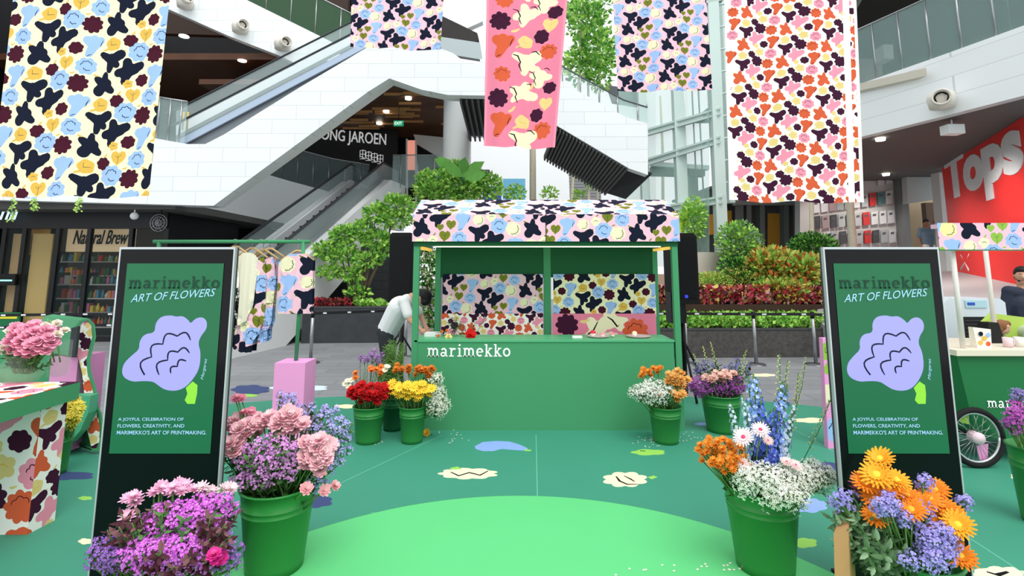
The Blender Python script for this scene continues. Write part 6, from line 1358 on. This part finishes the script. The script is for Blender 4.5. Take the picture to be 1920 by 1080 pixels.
# right front bucket
x = (1695-CX)/F*2.3
r4 = bucket(x, 2.42, .17, .42, 'green bucket of orange gerberas and eucalyptus in front of the dark sign')
mb = MB(); kr = mat('kraft', (188, 140, 96), rough=.8)
mb.prism([at(1563, 1000, 2.3), at(1590, 985, 2.3), at(1596, 1120, 2.3), at(1566, 1120, 2.3)], (.1, .12, 0), kr); mb.build('kraft_wrap', label='brown kraft paper wrap standing beside the bucket of orange gerberas', cat='paper wrap')
W4 = 'in the bucket before the sign by the cart'
arrange(r4, W4, [
 ('eucalyptus_stem', 'foliage', 'grey green eucalyptus stem', 'leafstem', (78, 114, 74), (128, 158, 122), .22, [(1620, 1000, 56, 46, 24, -.08), (1580, 950, 24, 24, 6, 0), (1650, 1040, 50, 26, 10, -.14)]),
 ('foliage_stem', 'foliage', 'dark green leafy stem', 'leafstem', G1, G2, .18, [(1700, 960, 60, 40, 16, .03), (1660, 1010, 50, 40, 14, 0)]),
 ('foliage_stem', 'foliage', 'dusky red lily leaf stem', 'leafstem', (120, 50, 60), (190, 110, 120), .14, [(1596, 892, 12, 6, 3, .02), (1640, 880, 10, 20, 2, .05)]),
 ('gerbera', 'flower', 'orange gerbera', 'gerbera', (240, 138, 36), (250, 186, 60), .058, [(1622, 905, 0, 0, 1, -.02), (1668, 915, 0, 0, 1, -.06), (1700, 928, 0, 0, 1, -.05), (1742, 934, 0, 0, 1, 0), (1765, 948, 0, 0, 1, 0), (1708, 955, 0, 0, 1, -.1), (1752, 918, 0, 0, 1, .04), (1782, 962, 0, 0, 1, -.04), (1640, 935, 0, 0, 1, -.04), (1776, 1008, 0, 0, 1, -.1), (1800, 1042, 0, 0, 1, -.1), (1762, 985, 0, 0, 1, -.06), (1725, 945, 0, 0, 1, -.02), (1642, 968, 0, 0, 1, -.08)]),
 ('gerbera', 'flower', 'golden yellow orange gerbera', 'gerbera', (250, 172, 44), (244, 210, 70), .062, [(1650, 860, 0, 0, 1, 0), (1644, 890, 0, 0, 1, -.04), (1682, 900, 0, 0, 1, -.05), (1796, 984, 0, 0, 1, -.1)]),
 ('statice_spray', 'flower', 'lavender flowering spray', 'spray', (158, 146, 226), (190, 180, 240), .026, [(1758, 1020, 40, 36, 36, -.14), (1740, 1050, 50, 22, 14, -.18), (1662, 948, 26, 22, 16, -.12), (1580, 940, 22, 20, 10, -.02), (1732, 910, 10, 20, 7, .02), (1735, 960, 12, 24, 7, -.06), (1808, 942, 8, 10, 4, .02), (1700, 975, 18, 14, 6, -.12)]),
])
mb = MB(); mb
# stall buckets
WA = 'in the bucket of red flowers'
rA = bucket(at(691, 800, 5.35).x, 5.35, .155, .345, 'green bucket of red flowers by the bending person')
arrange(rA, WA, [
 ('foliage_stem', 'foliage', 'leafy stem', 'leafstem', G1, GE, .2, [(680, 715, 30, 18, 8, .05), (735, 715, 14, 16, 4, .1)]),
 ('carnation', 'flower', 'red carnation', 'carnation', (206, 34, 40), (226, 60, 56), .045, [(690, 738, 36, 18, 22, -.08), (728, 732, 10, 10, 4, 0)]),
 ('chrysanthemum', 'flower', 'orange bloom', 'mum', (242, 140, 60), (250, 170, 96), .04, [(708, 695, 18, 8, 6, .08), (668, 705, 8, 8, 2, .05)]),
 ('statice_spray', 'flower', 'purple spray', 'spray', (150, 100, 170), (180, 140, 200), .04, [(695, 672, 24, 10, 7, .15)]),
 ('gerbera', 'flower', 'white daisy like bloom', 'daisy', (236, 232, 214), (220, 200, 120), .035, [(652, 720, 8, 12, 4, 0), (722, 690, 6, 6, 2, .05)]),
], .04)
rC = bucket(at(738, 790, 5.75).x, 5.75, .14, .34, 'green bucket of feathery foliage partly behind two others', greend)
arrange(rC, 'in the bucket behind the red and yellow ones', [('asparagus_fern', 'foliage', 'feathery green fern stem', 'fern', (98, 140, 66), (120, 160, 84), .34, [(738, 650, 20, 14, 12, 0), (728, 680, 24, 12, 8, -.05)]),
 ('statice_spray', 'flower', 'mauve spray', 'spray', (160, 110, 180), (186, 150, 200), .04, [(705, 668, 20, 12, 6, 0)])], .04)
WB = 'in the bucket of yellow flowers'
rB = bucket(at(773, 800, 5.35).x, 5.35, .135, .345, 'green bucket of yellow and orange flowers at the corner of the counter')
arrange(rB, WB, [
 ('foliage_stem', 'foliage', 'leafy stem', 'leafstem', G1, G2, .18, [(775, 715, 36, 16, 8, .04)]),
 ('gerbera', 'flower', 'yellow daisy', 'daisy', (244, 206, 60), (236, 180, 50), .05, [(775, 732, 38, 16, 22, -.08), (735, 728, 8, 10, 4, -.02)]),
 ('chrysanthemum', 'flower', 'orange chrysanthemum', 'mum', (220, 130, 46), (236, 156, 80), .036, [(785, 694, 34, 8, 16, .02), (745, 692, 12, 8, 5, .05), (805, 700, 10, 10, 5, 0)]),
 ('gypsophila_spray', 'flower', 'white filler spray hanging at the side', 'gyp', (232, 236, 222), (210, 220, 190), .07, [(822, 755, 14, 26, 14, -.02), (815, 715, 8, 10, 4, 0)]),
], .04)
WD = 'in the small bucket at the lettered counter far end'
rD = bucket(at(1248, 800, 5.35).x, 5.35, .16, .345, 'green bucket of peach and white flowers at the far counter corner')
arrange(rD, WD, [
 ('foliage_stem', 'foliage', 'leafy stem', 'leafstem', G1, G2, .16, [(1245, 730, 36, 14, 8, .04)]),
 ('chrysanthemum', 'flower', 'orange bloom', 'mum', (236, 146, 50), (244, 176, 80), .036, [(1210, 700, 14, 8, 5, .04), (1232, 692, 12, 6, 4, .06), (1232, 738, 6, 6, 2, -.12)]),
 ('chrysanthemum', 'flower', 'peach yellow chrysanthemum', 'mum', (240, 184, 100), (246, 206, 140), .046, [(1268, 712, 22, 16, 15, -.04), (1270, 742, 14, 8, 5, -.08)]),
 ('gypsophila_spray', 'flower', 'white filler spray', 'gyp', (250, 250, 240), (238, 240, 224), .065, [(1222, 736, 34, 18, 22, -.1)]),
], .04)
WE = 'in the bucket near the barrier posts'
rE = bucket(at(1354, 800, 5.7).x, 5.7, .205, .38, 'wide green bucket of purple flowers beyond the delphiniums')
arrange(rE, WE, [
 ('foliage_stem', 'foliage', 'dark leafy stem', 'leafstem', G1, GB, .28, [(1345, 690, 30, 20, 10, .05), (1380, 700, 30, 16, 7, .05)]),
 ('statice_spray', 'flower', 'deep purple spray', 'spray', (136, 62, 140), (170, 96, 176), .05, [(1315, 725, 26, 18, 16, -.05), (1370, 725, 26, 20, 16, -.05)]),
 ('carnation', 'flower', 'blush cream carnation', 'carnation', (242, 196, 184), (248, 220, 208), .045, [(1342, 708, 20, 8, 6, -.08), (1365, 702, 16, 8, 4, -.06)]),
 ('statice_spray', 'flower', 'dusky blue spray', 'spray', (110, 104, 168), (140, 136, 196), .045, [(1320, 690, 24, 12, 9, .05), (1385, 690, 24, 14, 9, .05)]),
 ('budding_stem', 'flower', 'tall thin yellow green budding stem', 'wisp', (210, 210, 130), None, .5, [(1318, 648, 0, 0, 1, 0), (1332, 640, 0, 0, 1, .05), (1400, 655, 0, 0, 1, 0), (1300, 662, 0, 0, 1, 0), (1395, 690, 0, 0, 1, 0)]),
], .06)
# vase on the table
arrange(V((VP.x, VP.y, VP.z+.2)), 'in the round glass vase', [
 ('foliage_stem', 'foliage', 'dark green leafy stem', 'leafstem', G1, G2, .16, [(15, 665, 14, 12, 5, 0), (60, 680, 24, 10, 6, 0)]),
 ('ranunculus', 'flower', 'pink ranunculus', 'rose', (252, 172, 198), (255, 208, 222), .048, [(58, 640, 42, 30, 26, -.04), (88, 632, 18, 20, 6, 0)]),
 ('ranunculus', 'flower', 'cream white bud', 'rose', (246, 232, 222), (250, 240, 214), .03, [(90, 622, 34, 24, 8, .02), (40, 625, 24, 10, 4, .04), (5, 655, 8, 6, 2, 0)]),
], .03)
arrange(V((V2.x, V2.y, V2.z+.24)), 'in the tall glass cylinder', [('budding_stem', 'flower', 'thin yellow budding stem', 'wisp', (230, 210, 120), None, .2, [(92, 600, 4, 4, 2, 0), (104, 606, 4, 4, 2, 0), (80, 604, 0, 0, 1, 0)])], .02)
rY = bucket(at(128, 860, 4.55).x-.12, 4.55, .12, .36, 'green bucket of yellow flowers under the edge of the printed table')
arrange(rY, 'in the bucket under the printed table', [('chrysanthemum', 'flower', 'lemon yellow chrysanthemum', 'mum', (236, 222, 92), (246, 236, 140), .04, [(132, 775, 18, 26, 20, -.05), (148, 768, 8, 10, 4, 0)]), ('chrysanthemum', 'flower', 'golden chrysanthemum', 'mum', (240, 184, 60), (246, 200, 90), .04, [(136, 748, 8, 5, 3, 0)])], .03)
rP = bucket(at(1935, 900, 3.7).x+.05, 3.7, .15, .5, 'green bucket of magenta flowers in front of the cart')
arrange(rP, 'in the bucket in front of the cart', [('phlox_spray', 'flower', 'magenta phlox spray', 'spray', (186, 80, 184), (212, 126, 206), .034, [(1908, 785, 22, 30, 24, -.05)]), ('statice_spray', 'flower', 'lavender spray', 'spray', (140, 120, 190), (170, 150, 214), .03, [(1908, 742, 12, 14, 8, 0)])], .03)
# bouquet lying on the counter
kp = V((at(855, 630, 5.98).x, 5.98, CZ+.02))
def onc(name, cat, lab, px, py, Y, kind, c1, c2, s): 
    T = at(px, py, Y); B = V((T.x-.12, Y+.1, CZ+.03)); flower(name, cat, lab, lab, B, T, kind, c1, c2, s, face=.8)
onc('carnation', 'flower', 'big scarlet bloom lying on the stall counter', 882, 628, 5.92, 'carnation', (222, 36, 34), (236, 66, 60), .065)
onc('rose', 'flower', 'cream yellow bloom lying on the stall counter', 841, 632, 5.9, 'rose', (240, 226, 150), (246, 238, 190), .038)
for k, (px, py) in enumerate([(822, 630), (838, 620), (828, 622), (818, 636)]): onc('chrysanthemum', 'flower', 'small orange bloom in the bunch on the stall counter', px, py, 5.94, 'mum', (222, 128, 56), (236, 160, 90), .022)
for k in range(9):
    a = .7*k; B = V((kp.x-.1+.04*k, 5.95+.02*(k % 3), CZ+.02)); T = B+V((.16*math.cos(a), .03, .1+.05*(k % 3))); flower('foliage_stem', 'foliage', 'dark leafy sprig in the bunch on the stall counter', 'leafy sprigs on the counter', B, T, 'leafstem', (50, 70, 56), (92, 112, 88), .15)
p = atz(800, 818, .0065); flower('chrysanthemum', 'flower', 'fallen yellow bloom lying on the mat by the counter', None, p+V((.05, .05, .0)), p+V((0, 0, .03)), 'mum', (236, 190, 50), (244, 206, 80), .045)
mb = MB()
for _ in range(110):
    px, py = R.choice([(R.gauss(690, 14), R.gauss(828, 3)), (R.gauss(840, 16), R.gauss(818, 8)), (R.gauss(1290, 20), R.gauss(822, 7)), (R.gauss(1215, 14), R.gauss(828, 5)), (R.gauss(1330, 60), R.gauss(1066, 6))]); p = atz(px, py, .0075 if py < 1000 else .057); s = .012
    mb.add([p, p+V((s, 0, .001)), p+V((s, s, .001)), p+V((0, s, .001))], [(0, 1, 2, 3)], mat('fallen_petal', (236, 232, 220)))
mb.build('fallen_petals', label='tiny fallen petals scattered around the flower buckets', cat='petals', kind='stuff')
# lamps under the right soffit (photo shows their glow on the walls)
for k, (x, y, z, tx, ty, tz, e) in enumerate([(8.9, 13.2, 4.5, 10.2, 13.2, 2.5, 420), (8.2, 11.0, 4.5, 9.6, 10.6, 2.5, 420), (9.6, 15.0, 4.5, 10.4, 16.4, 2.6, 120), (11.4, 15.2, 4.5, 11.6, 16.4, 2.4, 120)]):
    L = bpy.data.lights.new('soffit_lamp', 'SPOT'); L.energy = e; L.spot_size = 1.6; L.spot_blend = .8; L.shadow_soft_size = .15; L.color = (1, .93, .86); o = bpy.data.objects.new('soffit_lamp', L); sc.collection.objects.link(o); o.location = (x, y, z)
    o.rotation_euler = (V((tx, ty, tz))-V((x, y, z))).to_track_quat('-Z', 'Y').to_euler()
    mb = MB(); mb.lathe([(0, 0), (.09, 0), (.1, .06), (0, .06)], (x, y, 4.56), lamp_on, 14); mb.build('downlight', label=['round downlight under the grey soffit before the red wall', 'downlight under the soffit above the vending cart', 'downlight above the wall of small posters', 'downlight above the corridor doorway'][k], cat='light')
